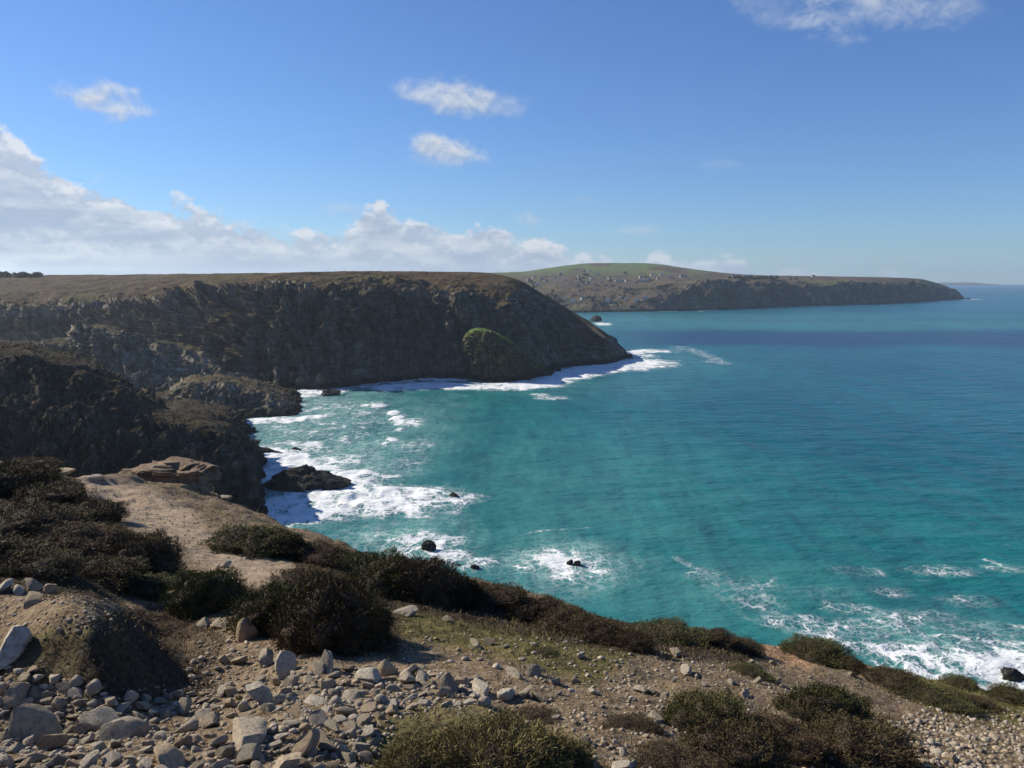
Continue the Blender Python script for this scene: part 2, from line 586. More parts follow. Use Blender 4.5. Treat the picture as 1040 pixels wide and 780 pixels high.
HEATHER = [(.0, (.030, .023, .013)), (.35, (.058, .044, .021)), (.6, (.094, .074, .034)), (.82, (.13, .10, .048)), (1.0, (.19, .135, .09))]
M_HEATHER = m_leaf('heather_sprays', HEATHER, .5)
M_HEATHG = m_leaf('green_heather_sprays', [(.0, (.030, .031, .013)), (.35, (.060, .064, .022)), (.65, (.100, .099, .035)), (.85, (.14, .122, .050)), (1.0, (.17, .135, .07))], .5)
M_HEATHB = m_leaf('brown_heather_sprays', [(.0, (.036, .026, .016)), (.4, (.082, .058, .032)), (.7, (.14, .102, .054)), (1.0, (.21, .152, .088))], .5)
M_GORSE = m_leaf('gorse_sprays', [(.0, (.035, .030, .014)), (.35, (.11, .094, .036)), (.65, (.20, .165, .066)), (1.0, (.34, .28, .12))], .5)
M_TWIG = m_leaf('woody_twigs', [(.0, (.045, .033, .023)), (.7, (.12, .09, .065)), (1.0, (.24, .20, .155))], .5)
M_GRASS = m_leaf('dry_turf_blades', [(.0, (.060, .058, .020)), (.4, (.125, .110, .040)), (.7, (.23, .19, .085)), (1.0, (.36, .29, .16))], .5)

# ------------------------------------------------------------------ landforms
def facets(p, seed=0, tilt=.9):
    """Broken rock: every cell of a jittered lattice is a flat face with its own offset and tilt."""
    p = np.asarray(p, float)
    i0 = np.floor(p).astype(np.int64)
    best = np.full(p.shape[:-1], 1e9); out = np.zeros(p.shape[:-1])
    for dx in (-1, 0, 1):
        for dy in (-1, 0, 1):
            for dz in (-1, 0, 1):
                c = i0 + np.array([dx, dy, dz])
                h = _perm[(_perm[(_perm[(c[..., 0] + seed) & 255] + c[..., 1]) & 255] + c[..., 2]) & 255]
                d = p - (c + .5 + _g[h] * .42)
                r = (d * d).sum(-1)
                v = (_perm[h] / 255. - .5) + (d * _g[_perm[h + 7]]).sum(-1) * tilt
                m = r < best
                best = np.where(m, r, best); out = np.where(m, v, out)
    return out


def loft(name, cols, ncol, mat_, amp, size, dens=None, vert=.45, back=True, skyrow=-1, amp_rows=None, rough=1.0, seed=0.0, kind='structure', nsub=260, sharp=1.0, swell=None):
    """A landform from feature lines. cols: (px, [(py, Y) from the waterline up to the skyline]); Y None = on the sea.
    Columns are spread along px, rows follow the slope; a seabed row in front and a back slope are added, then crags."""
    pxs = np.array([c[0] for c in cols], float)
    ctrl = []
    for px, rows in cols:
        pts = []
        for py, Y in rows:
            pts.append(SEA(px, py) if Y is None else P(px, py, Y))
        pts = np.array(pts)
        d0 = pts[0] * np.array([1, 1, 0]); r = np.linalg.norm(d0); u = d0 / r
        front = pts[0] - u * 9; front[2] = -7.0
        if pts[0][2] < 0: front[2] = pts[0][2] - 5
        allp = [front, *pts]
        if back:
            s = pts[skyrow]
            k = max(30.0, s[2] * .9)
            b1 = s + u * k * .8; b1[2] = s[2] - .02 * k
            b2 = s + u * k * 2.2; b2[2] = s[2] * .72
            b3 = s + u * k * 3.4; b3[2] = -8.0
            allp += [b1, b2, b3]
        ctrl.append(allp)
    ctrl = np.array(ctrl)                                   # (cols, rows, 3)
    q = np.linspace(pxs[0], pxs[-1], ncol)
    G = spline(pxs, ctrl, q)                                # (ncol, rows, 3)
    seg = np.linalg.norm(np.diff(G, axis=1), axis=2).mean(0)
    nr = G.shape[1]
    w = seg.copy()
    if back: w[-3:] *= .18
    w[0] *= .5
    # rows get detail by how tall they stand on the picture
    scr = np.abs(np.diff((G[..., 2] - H) / np.maximum(G[..., 1], 1), axis=1)).mean(0) * F
    w = scr + seg / seg.max() * 12
    if back: w[-3:] = w[:-3].max() * .18
    t = np.concatenate([[0], np.cumsum(w)]); t /= t[-1]
    tq = np.linspace(0, 1, nsub)
    S = spline(t, np.moveaxis(G, 1, 0), tq)                 # (nsub, ncol, 3)
    rowpos = np.interp(tq, t, np.arange(nr))                # which feature row each mesh row lies on
    du = np.gradient(S, axis=1); dv = np.gradient(S, axis=0)
    nn = np.cross(du, dv); nn /= np.linalg.norm(nn, axis=2)[..., None] + 1e-9
    if nn[..., 2].mean() < 0: nn = -nn
    if amp_rows is None:
        ar = np.ones(nr)
    else:
        ar = np.array([0, *amp_rows] + ([amp_rows[-1], 1, 1] if back else []), float)
    A = np.interp(rowpos, np.arange(nr), ar)[:, None]
    warp = np.stack([fbm(S / (size * .5) + seed + k * 31, 3) for k in range(3)], -1)
    q3 = (S * np.array([1, 1, vert]) + warp * size * .22) / size + seed
    big = ridged(q3, 4, .5) - .62                                        # buttresses and gullies
    gul = ridged((S * np.array([1, 1, vert * .25]) + warp * size * .15) / (size * .45) + seed + 3, 3, .5) - .62
    f1 = facets((S * np.array([1, 1, .45]) + warp * size * .07) / (size * .30) + seed, int(seed * 7))
    f2 = facets((S * np.array([1, 1, .6]) + warp * size * .03) / (size * .11) + seed, int(seed * 13))
    f3 = facets(S / (size * .042) + seed, int(seed * 17))
    fine = fbm(S / (size * .05) + seed, 3)
    bd = (S[..., 2] + .22 * S[..., 0] + .1 * S[..., 1]) / (size * .13) + warp[..., 0] * .8 + facets(S / (size * .5) + seed, 3) * 1.2
    strata = np.abs(bd % 1 - .5) * 2
    steep = sstep(.05, .28, 1 - nn[..., 2])
    if swell is not None: A = A * np.interp(q, *swell)[None, :]
    disp = amp * A * (big * 1.0 + gul * .85 * steep + sharp * (.46 * f1 + .24 * f2 + .10 * f3 + .15 * (strata - .5) + .04 * fine * rough) * (.25 + .75 * steep))
    S = S + nn * disp[..., None]
    return tag(mesh_obj(name, S.reshape(-1, 3), grid_faces(nsub, ncol), mat_), kind=kind)


def W(py, dy): return seaY(py) + dy


# far headland across the bay, with its hill
def far_cols():
    out = []
    spec = [  # px, waterline, cliff foot/top, slope break, shoulder, skyline (py, extra distance)
        (360, 318, 314, 308, 298, 290, 279, 1500), (470, 318, 314, 307, 296, 286, 277.5, 1500), (530, 318, 313, 306, 294, 284, 276.0, 1500),
        (555, 317.6, 312, 305, 292, 281, 272.5, 1500), (580, 317.3, 311, 304, 290, 279, 269.2, 1500), (604, 317.1, 308, 302, 290, 279, 267.4, 1500),
        (650, 316.6, 307, 301, 289, 279, 267.3, 1400), (672, 316, 304, 294, 288, 279, 268.8, 1250), (692, 315.5, 303, 291, 287, 281, 271.6, 1100),
        (733, 313.8, 302, 287, 284.5, 281.5, 277.0, 800), (785, 311.6, 301, 288, 285, 283, 279.8, 600), (863, 309.2, 299, 289, 286, 284, 281.0, 500),
        (905, 307.6, 299, 290, 287, 285, 281.9, 420), (931, 306.2, 299, 291, 288, 286, 282.9, 350), (951, 305.0, 299.5, 294, 291.5, 290, 287.3, 240),
        (968, 304.1, 300.5, 297.5, 296, 295, 294.2, 130), (976, 303.6, 302.6, 302, 301.6, 301.4, 301.2, 40), (981, 303.3, 303.6, 304, 304, 304, 304, 20)]
    for px, w, a, b, c, d, s, ex in spec:
        Yw = seaY(w)
        out.append((px, [(w, None), (a, Yw + ex * .04), (b, Yw + ex * .10), (c, Yw + ex * .30), (d, Yw + ex * .58), (s, Yw + ex)]))
    return out


loft('far_headland', far_cols(), 720, M_FAR, 44, 260, amp_rows=[.35, 1, .95, .5, .22, .05], vert=.35, nsub=220, seed=3.1)

# the faint coast on the horizon beyond
cols = []
for px, s in ((925, 290.6), (942, 288.6), (962, 286.9), (985, 287.0), (1003, 288.2), (1020, 289.4), (1035, 290.8)):
    cols.append((px, [(291.4, 14600), (s + .6, 14800), (s, 15200)]))
loft('distant_coast', cols, 120, M_FAR, 25, 700, nsub=40, seed=8.2)

# main headland
def main_cols():
    out = []
    spec = [  # px, water, mid (py,+Y), cliff top (py,+Y), moor (py,+Y), skyline (py,+Y)
        (-190, 366, (345, 20), (322, 60), (304, 230), (282.5, 640)),
        (-90, 367, (345, 22), (321, 60), (303.5, 230), (281.5, 620)),
        (0, 368, (345, 22), (319.5, 60), (303, 220), (280.2, 600)),
        (60, 371, (345, 24), (318, 62), (301, 210), (279.4, 560)),
        (110, 374, (345, 24), (317, 64), (300, 200), (279.0, 520)),
        (180, 382, (350, 26), (311, 66), (297, 180), (278.4, 420)),
        (240, 391, (350, 28), (300, 72), (291, 150), (278.0, 340)),
        (280, 395, (350, 30), (294, 75), (287, 140), (277.2, 310)),
        (320, 395, (350, 30), (291, 76), (284.5, 140), (276.5, 290)),
        (380, 389, (345, 30), (288, 78), (282, 140), (276.0, 280)),
        (440, 384, (345, 30), (290, 80), (283.5, 150), (276.0, 262)),
        (490, 384, (345, 30), (299, 84), (287, 150), (276.8, 240)),
        (510, 384, (345, 32), (303, 84), (289, 145), (279.4, 215)),
        (530, 382, (345, 32), (312, 80), (298, 130), (285.5, 195)),
        (543, 379.5, (350, 30), (321, 72), (306, 116), (293.5, 170)),
        (558, 376, (354, 28), (331, 62), (316, 98), (302.5, 140)),
        (578, 372.5, (352, 24), (337, 52), (324, 78), (314.5, 110)),
        (596, 371, (357, 18), (347, 36), (336.5, 56), (326, 80)),
        (618, 369.5, (360.5, 10), (353, 20), (347.5, 30), (341.5, 45)),
        (629, 367, (362.5, 5), (359, 9), (356, 14), (353, 22)),
        (635, 363.5, (361, 3), (360.5, 5), (360, 6), (360, 9)),
        (640, 362, (364, 2), (365, 4), (366, 6), (367, 8))]
    for px, w, *rows in spec:
        Yw = seaY(w)
        out.append((px, [(w, None)] + [(py, Yw + d) for py, d in rows]))
    return out


loft('headland', main_cols(), 980, M_HEAD, 18, 66, amp_rows=[.35, 1.1, .95, .34, .06], vert=.42, nsub=440, seed=1.7, swell=([0, 290, 400, 470, 520, 640], [1.55, 1.55, 1.1, .85, .60, .25]), sharp=1.3)

# the round grassy crag that stands against the headland's foot
cols = []
for px, w, m_, t, dy in ((463, 378, 378, 378, 6), (468, 380.5, 366, 354, 10), (473, 383.5, 360, 344, 14), (479, 385.6, 358, 337.0, 20), (485, 386.8, 360, 334.6, 24), (497, 387.6, 363, 336.6, 26),
                         (511, 387.6, 366, 343, 27), (521, 387.3, 369, 351, 26), (537, 385.3, 376, 363.5, 20), (549, 381.5, 377, 372, 14), (558, 377.5, 376, 374, 8), (564, 376, 377, 378, 5)):
    Yw = seaY(w) - 6; dy *= .55
    cols.append((px, [(w, None), (m_, Yw + dy * .38), (t + 3, Yw + dy * .8), (t, Yw + dy * 1.15)]))
loft('grassy_crag', cols, 220, M_CRAG, 8.0, 24, sharp=1.7, amp_rows=[.3, .9, .5, .25], nsub=200, seed=4.4, vert=.6)

# middle spur in the bay, with the pale crag
cols = []
for px, w, m_, t, Yb, Ys in ((-60, 405, 372, 356, 575, 650), (40, 405, 370, 350, 575, 645), (72, 405, 368, 345, 640, 672), (80, 405, 362, 335, 622, 650), (92, 405, 362, 332.5, 606, 634), (108, 405, 364, 333.5, 590, 620),
                             (124, 405, 368, 337, 578, 616), (140, 405, 370, 343, 585, 640), (175, 404, 374, 351, 590, 645), (208, 403, 380, 359, 596, 648), (238, 402, 388, 373, 600, 646),
                             (262, 401, 393, 383, 604, 640), (280, 400, 396, 391, 608, 630), (291, 399.5, 398.5, 397.5, 612, 622), (298, 400, 401, 402, 614, 618)):
    cols.append((px, [(w, None), (m_, Yb + 8), (t + 4, Ys - 14 if px > 60 else Ys - 20), (t, Ys)]))
loft('bay_spur', cols, 520, M_SPUR, 15, 34, amp_rows=[.35, 1.1, .85, .42], vert=.38, nsub=300, seed=6.3)

# low promontory nearer in
cols = []
for px, w, m_, t, dy in ((110, 411, 408, 404, 14), (150, 412, 408, 402, 16), (172, 415, 410, 402, 18), (182, 419.5, 406, 396, 22), (189, 422.5, 403, 389.5, 28), (206, 425.3, 406, 388.0, 32), (223, 425, 408, 387.3, 34), (250, 424.4, 410, 392.5, 34),
                         (271, 423.8, 412, 399, 30), (290, 422.8, 416, 408, 22), (301, 421.8, 418.5, 415.5, 12), (306, 421.3, 421, 420.5, 6), (311, 421, 423, 425, 3)):
    Yw = seaY(w)
    cols.append((px, [(w, None), (m_, Yw + dy * .35), (t + 2.5, Yw + dy * .8), (t, Yw + dy * 1.2)]))
loft('low_promontory', cols, 360, M_SPUR, 7.5, 20, amp_rows=[.35, 1.1, .9, .6], nsub=220, seed=2.9, vert=.5)

# shoulder of the near bluff, seen behind its end
cols = []
for px, w, m_, t, dy in ((150, 470, 440, 420, 40), (190, 470, 440, 411, 44), (223, 470, 440, 417, 42), (238, 469, 445, 426, 36), (246, 468, 452, 440, 26), (254, 467, 460, 456, 12), (258, 466.5, 465, 464, 6), (263, 466, 468, 470, 3)):
    Yw = seaY(w)
    t = t + 7
    cols.append((px, [(w, None), (m_, Yw + dy * .4), (t + 2, Yw + dy * .85), (t, Yw + dy * 1.15)]))
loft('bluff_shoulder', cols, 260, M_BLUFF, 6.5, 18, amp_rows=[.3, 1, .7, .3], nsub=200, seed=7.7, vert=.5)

# near bluff on the left
cols = []
for px, w, a, b, c, t in ((-330, 600, (520, 228), (430, 255), (375, 290), (322, 335)), (-200, 592, (515, 232), (430, 258), (378, 286), (330, 328)), (-90, 584, (508, 240), (430, 262), (382, 286), (337, 322)),
                          (0, 572, (500, 250), (432, 266), (388, 286), (346, 318)), (22, 568, (498, 251), (432, 266), (389, 286), (347.5, 316)), (50, 562, (494, 254), (433, 268), (392, 286), (356.5, 314)),
                          (93, 556, (492, 257), (437, 269), (400, 284), (366, 308)), (130, 551, (494, 260), (446, 270), (412, 283), (386, 303)), (156, 548, (495, 262), (456, 271), (428, 282), (402, 300)),
                          (180, 545, (496, 264), (460, 272), (432, 282), (410.5, 298)), (215, 539, (498, 267), (464, 274), (438, 284), (415.5, 297)), (233, 536, (502, 270), (472, 276), (448, 285), (424, 296)),
                          (247, 533, (508, 272), (485, 278), (468, 284), (452, 293)), (258, 531, (516, 275), (500, 279), (488, 284), (474, 290)), (268, 530, (522, 276), (514, 279), (507, 282), (500, 286)),
                          (275, 529, (527, 276), (525, 278), (523, 280), (521, 283)), (280, 528, (530, 278), (532, 279), (534, 280), (536, 281))):
    k_ = 5 + 12 * float(sstep(50, 130, px))
    t = (t[0] + k_, t[1]); c = (c[0] + k_ * .9, c[1]); b = (b[0] + k_ * .5, b[1])
    cols.append((px, [(w, None), a, b, c, t]))
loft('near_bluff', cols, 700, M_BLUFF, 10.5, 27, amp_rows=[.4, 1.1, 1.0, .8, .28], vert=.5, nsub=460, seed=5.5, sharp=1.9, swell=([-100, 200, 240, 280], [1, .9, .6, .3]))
# ------------------------------------------------------------------ near ground (the clifftop the camera stands on)
CTRL = [  # px, py, distance ahead: where the bare ground is seen
    (-300, 1000, 2.0), (0, 1000, 2.15), (260, 1000, 2.2), (520, 1000, 2.25), (780, 1000, 2.3), (1040, 1000, 2.5), (1340, 1000, 2.9),
    (-300, 780, 3.4), (0, 780, 3.65), (130, 780, 3.75), (260, 780, 3.85), (400, 780, 3.9), (520, 780, 3.95), (660, 780, 4.05), (740, 780, 4.35), (820, 775, 5.0), (910, 780, 5.5), (980, 780, 5.6), (1060, 780, 5.9), (1240, 780, 6.6),
    (-300, 700, 4.5), (0, 700, 4.85), (60, 688, 5.05), (130, 712, 4.95), (260, 705, 5.2), (400, 700, 5.4), (520, 700, 5.55), (660, 700, 5.9), (780, 700, 6.7), (850, 708, 7.3), (940, 730, 7.9), (1040, 745, 7.7),
    (0, 648, 5.75), (60, 645, 5.2), (100, 640, 5.22), (116, 655, 5.45), (0, 615, 6.5), (70, 606, 6.5), (118, 622, 6.1),
    (185, 690, 5.95), (170, 655, 7.2), (215, 640, 7.35), (160, 612, 8.7), (60, 575, 8.6), (0, 575, 8.2),
    (300, 680, 5.9), (300, 650, 6.8), (420, 655, 7.0), (520, 650, 7.5), (640, 655, 7.8), (720, 660, 8.6), (800, 690, 8.2),
    (220, 600, 9.2), (260, 580, 10.8), (330, 600, 9.6), (420, 615, 9.4), (500, 620, 10.4), (600, 645, 9.6),
    (-300, 560, 9.5), (-120, 560, 9.4), (0, 540, 10.6), (80, 545, 11.2), (200, 560, 11.8), (250, 555, 13.0), (160, 525, 15.5), (190, 540, 13.6), (300, 560, 14.0),
    (-300, 500, 15), (-120, 495, 15.5), (0, 505, 14.2), (60, 510, 15.5), (120, 500, 19.5), (170, 500, 21.5), (220, 512, 22), (100, 488, 22.5),
    # the rim
    (-420, 440, 24), (-150, 452, 22), (0, 477, 19.5), (60, 489, 23.0), (130, 487, 27), (215, 506, 27), (270, 532, 24), (350, 560, 18.5), (450, 592, 15.0), (560, 615, 13.4), (640, 644, 12.2), (740, 660, 11.6), (800, 664, 11.6),
    (880, 684, 11.0), (960, 703, 10.8), (1040, 716, 10.8), (1200, 738, 11), (1400, 770, 11.5)]


def tps_fit(c, v, lam=1e-4):
    n = len(c)
    d = np.linalg.norm(c[:, None] - c[None], axis=2)
    K = np.where(d > 0, d * d * np.log(d + 1e-12), 0) + lam * np.eye(n)
    Pm = np.concatenate([np.ones((n, 1)), c], 1)
    A = np.block([[K, Pm], [Pm.T, np.zeros((3, 3))]])
    return np.linalg.solve(A, np.concatenate([v, np.zeros(3)]))


OFF = 3.0


def tcoord(x, y):
    return np.stack([x / (y + OFF) * 1.5, np.log(y + OFF)], -1)


_pts = [P(a, b, c) for a, b, c in CTRL]
RIM = [(a, b, c) for a, b, c in CTRL[-18:]]
for a, b, c in RIM:                      # the cliff below the rim
    s = -ray(a, b)[2] / ray(a, b)[1]
    x0 = P(a, b, c)[0] / c
    for Y, z in ((c * 1.22, H - (s * c * 1.22 + 1.4)), (60, 24), (100, -6), (140, -25)):
        if Y > c: _pts.append(np.array([x0 * Y, Y, z]))
for x in (-4, -2, 0, 2, 4):              # beneath and behind the camera
    for y in (-2.3, -1, .3):
        _pts.append(np.array([x, y, H - 1.66 - .05 * max(y, 0) - .03 * x]))
_pts = np.array(_pts)
_c = tcoord(_pts[:, 0], _pts[:, 1])
_v = (H - _pts[:, 2]) / (_pts[:, 1] + OFF)
_w = tps_fit(_c, _v)


def tps_eval(x, y):
    q = tcoord(x, y)
    sh = q.shape[:-1]
    q = q.reshape(-1, 2)
    out = np.empty(len(q))
    for i in range(0, len(q), 20000):
        b = q[i:i + 20000]
        d2 = ((b[:, None] - _c[None]) ** 2).sum(2)
        out[i:i + 20000] = (np.where(d2 > 0, d2 * .5 * np.log(d2 + 1e-12), 0) @ _w[:-3]) + _w[-3] + b @ _w[-2:]
    return (H - out.reshape(sh) * (y + OFF))


NA, NR_ = 760, 900
ga = np.linspace(-1.45, 1.45, NA)
tr = np.concatenate([np.linspace(np.log(.55), np.log(5.2), 110, endpoint=False), np.linspace(np.log(5.2), np.log(32), 640, endpoint=False), np.linspace(np.log(32), np.log(140), 150)])
gy = np.exp(tr) - OFF
GX = ga[None, :] * (gy[:, None] + OFF) / 1.5
GY = np.broadcast_to(gy[:, None], GX.shape).copy()
# coarse evaluation, then bilinear, to keep the script quick
ci, cj = np.linspace(0, NR_ - 1, 226), np.linspace(0, NA - 1, 191)
cy_ = np.exp(np.interp(ci, np.arange(NR_), tr)) - OFF
cx_ = np.interp(cj, np.arange(NA), ga)[None, :] * (cy_[:, None] + OFF) / 1.5
CZ = tps_eval(cx_, np.broadcast_to(cy_[:, None], cx_.shape))


def bil(A, fi, fj):
    i = np.clip(np.floor(fi).astype(int), 0, A.shape[0] - 2); j = np.clip(np.floor(fj).astype(int), 0, A.shape[1] - 2)
    u = np.clip(fi - i, 0, 1); v = np.clip(fj - j, 0, 1)
    return A[i, j] * (1 - u) * (1 - v) + A[i + 1, j] * u * (1 - v) + A[i, j + 1] * (1 - u) * v + A[i + 1, j + 1] * u * v


II, JJ = np.meshgrid(np.arange(NR_) / (NR_ - 1) * 225, np.arange(NA) / (NA - 1) * 190, indexing='ij')
GZ = bil(CZ, II, JJ)
p2 = np.stack([GX, GY, GX * 0], -1)
far = sstep(14, 40, GY)
GZ = GZ + fbm(p2 / 1.9 + 3, 4) * (.15 + .12 * sstep(11, 18, GY) + far * 1.2) + fbm(p2 / .42 + 8, 3) * .045 + fbm(p2 / .13, 2) * .018
GZ = GZ + far * (ridged(np.stack([GX, GY, GZ * .4], -1) / 9, 4) - .6) * 2.2


def gz(x, y):
    """Height of the finished ground under (x, y)."""
    x = np.asarray(x, float); y = np.asarray(y, float)
    fi = np.interp(np.log(np.maximum(y + OFF, .56)), tr, np.arange(NR_))
    fj = np.interp(x / (y + OFF) * 1.5, ga, np.arange(NA))
    return bil(GZ, fi, fj)


def hit(px, py):
    """Where the line of sight through a point of the picture meets the ground."""
    px = np.atleast_1d(np.asarray(px, float)); py = np.atleast_1d(np.asarray(py, float))
    dx, dy, dz = ray(px, py)
    Y = np.exp(np.linspace(np.log(1.8), np.log(34), 420))
    k = Y[None, :] / np.broadcast_to(dy, px.shape)[:, None]
    X = dx[:, None] * k
    Z = H + np.broadcast_to(dz, px.shape)[:, None] * k
    g = gz(X, np.broadcast_to(Y[None, :], X.shape))
    below = Z <= g
    i = np.where(below.any(1), below.argmax(1), -1)
    ok = i > 0
    i = np.clip(i, 1, None)
    r = np.arange(len(px))
    a = (Z - g)[r, i - 1]; b = (g - Z)[r, i]
    t = a / np.maximum(a + b, 1e-9)
    y = Y[i - 1] + (Y[i] - Y[i - 1]) * t
    x = dx * y / np.broadcast_to(dy, px.shape)
    return np.stack([x, y, gz(x, y)], -1), ok


def to_px(x, y, z):
    z = np.asarray(z) - H
    d = y * CT - z * ST
    return 520 + F * x / d, 390 - F * (y * ST + z * CT) / d


def poly_mask(px, py, poly, soft=10):
    """1 inside a polygon given in picture points, fading over soft points outside it (for spreading ground cover)."""
    inside = np.zeros(px.shape, bool)
    dist = np.full(px.shape, 1e9)
    n = len(poly)
    for k in range(n):
        x1, y1 = poly[k]; x2, y2 = poly[(k + 1) % n]
        c = ((y1 > py) != (y2 > py)) & (px < (x2 - x1) * (py - y1) / (y2 - y1 + 1e-9) + x1)
        inside ^= c
        t = np.clip(((px - x1) * (x2 - x1) + (py - y1) * (y2 - y1)) / ((x2 - x1) ** 2 + (y2 - y1) ** 2 + 1e-9), 0, 1)
        dist = np.minimum(dist, np.hypot(px - x1 - t * (x2 - x1), py - y1 - t * (y2 - y1)))
    return np.where(inside, 1.0, np.clip(1 - dist / soft, 0, 1))


POLY_PATH = [(95, 488), (140, 498), (190, 520), (205, 545), (232, 560), (262, 568), (292, 577), (270, 592), (226, 580), (196, 560), (170, 540), (120, 520), (60, 495)]
POLY_PATH2 = [(215, 628), (300, 660), (420, 690), (500, 720), (420, 735), (300, 700), (215, 690), (190, 660)]
POLY_TURF = [(395, 610), (440, 620), (520, 640), (600, 655), (640, 660), (600, 690), (520, 665), (450, 650), (400, 640)]
POLY_TURF2 = [(10, 650), (60, 640), (120, 625), (130, 650), (110, 680), (30, 690)]
POLY_TURF3 = [(360, 780), (380, 740), (420, 715), (500, 720), (600, 770), (600, 820), (380, 820)]
POLY_TURF4 = [(900, 690), (980, 690), (1100, 720), (1100, 740), (980, 725)]
POLY_TURF5 = [(100, 500), (215, 500), (260, 530), (240, 545), (180, 520)]
POLY_PEAT = [(-60, 470), (30, 485), (90, 530), (110, 560), (160, 600), (100, 600), (0, 585), (-80, 600)]
POLY_HOLLOW_SHADE = [(110, 630), (200, 620), (225, 650), (210, 700), (120, 710), (80, 690)]  # outline of the shadow in the hollow, painted dark on the ground
POLY_PEAT4 = [(680, 790), (700, 745), (760, 730), (830, 740), (900, 735), (960, 790), (960, 830), (680, 830)]
POLY_PEAT3 = [(230, 560), (330, 560), (460, 595), (600, 625), (760, 665), (700, 665), (560, 645), (400, 610), (400, 660), (280, 650), (230, 600)]
vx, vy = to_px(GX, np.maximum(GY, .5), GZ)
vis = (GY > 1.5)
pathm = np.maximum(poly_mask(vx, vy, POLY_PATH, 12), .25 * poly_mask(vx, vy, POLY_PATH2, 25)) * vis
turfm = np.maximum.reduce([poly_mask(vx, vy, q, 22) * s for q, s in ((POLY_TURF, .8), (POLY_TURF2, .6), (POLY_TURF3, .8), (POLY_TURF4, .8), (POLY_TURF5, .34))]) * vis
turfm = np.maximum(turfm, sstep(16, 40, GY) * .8)
peat_shade_m = np.maximum.reduce([poly_mask(vx, vy, POLY_PEAT, 20), poly_mask(vx, vy, POLY_HOLLOW_SHADE, 20) * .9, poly_mask(vx, vy, [(0, 690), (10, 655), (60, 648), (125, 650), (120, 690)], 14) * .55, poly_mask(vx, vy, POLY_PEAT3, 16) * .9, poly_mask(vx, vy, POLY_PEAT4, 18) * .85]) * vis  # peat, plus painted shade in the hollow and on the mound's front bank
ochre = poly_mask(vx, vy, [(768, 652), (800, 656), (835, 668), (820, 676), (785, 668)], 9) * vis
peat_shade_m = peat_shade_m * (1 - np.clip(pathm * 1.3, 0, 1)); turfm = turfm * (1 - pathm * .8)
V = np.stack([GX, GY, GZ], -1)
tag(mesh_obj('ground', V.reshape(-1, 3), grid_faces(NR_, NA), M_GROUND, attrs={'path': pathm.ravel(), 'turf': turfm.ravel(), 'peat_and_shade': peat_shade_m.ravel(), 'ochre': ochre.ravel()}), kind='structure')
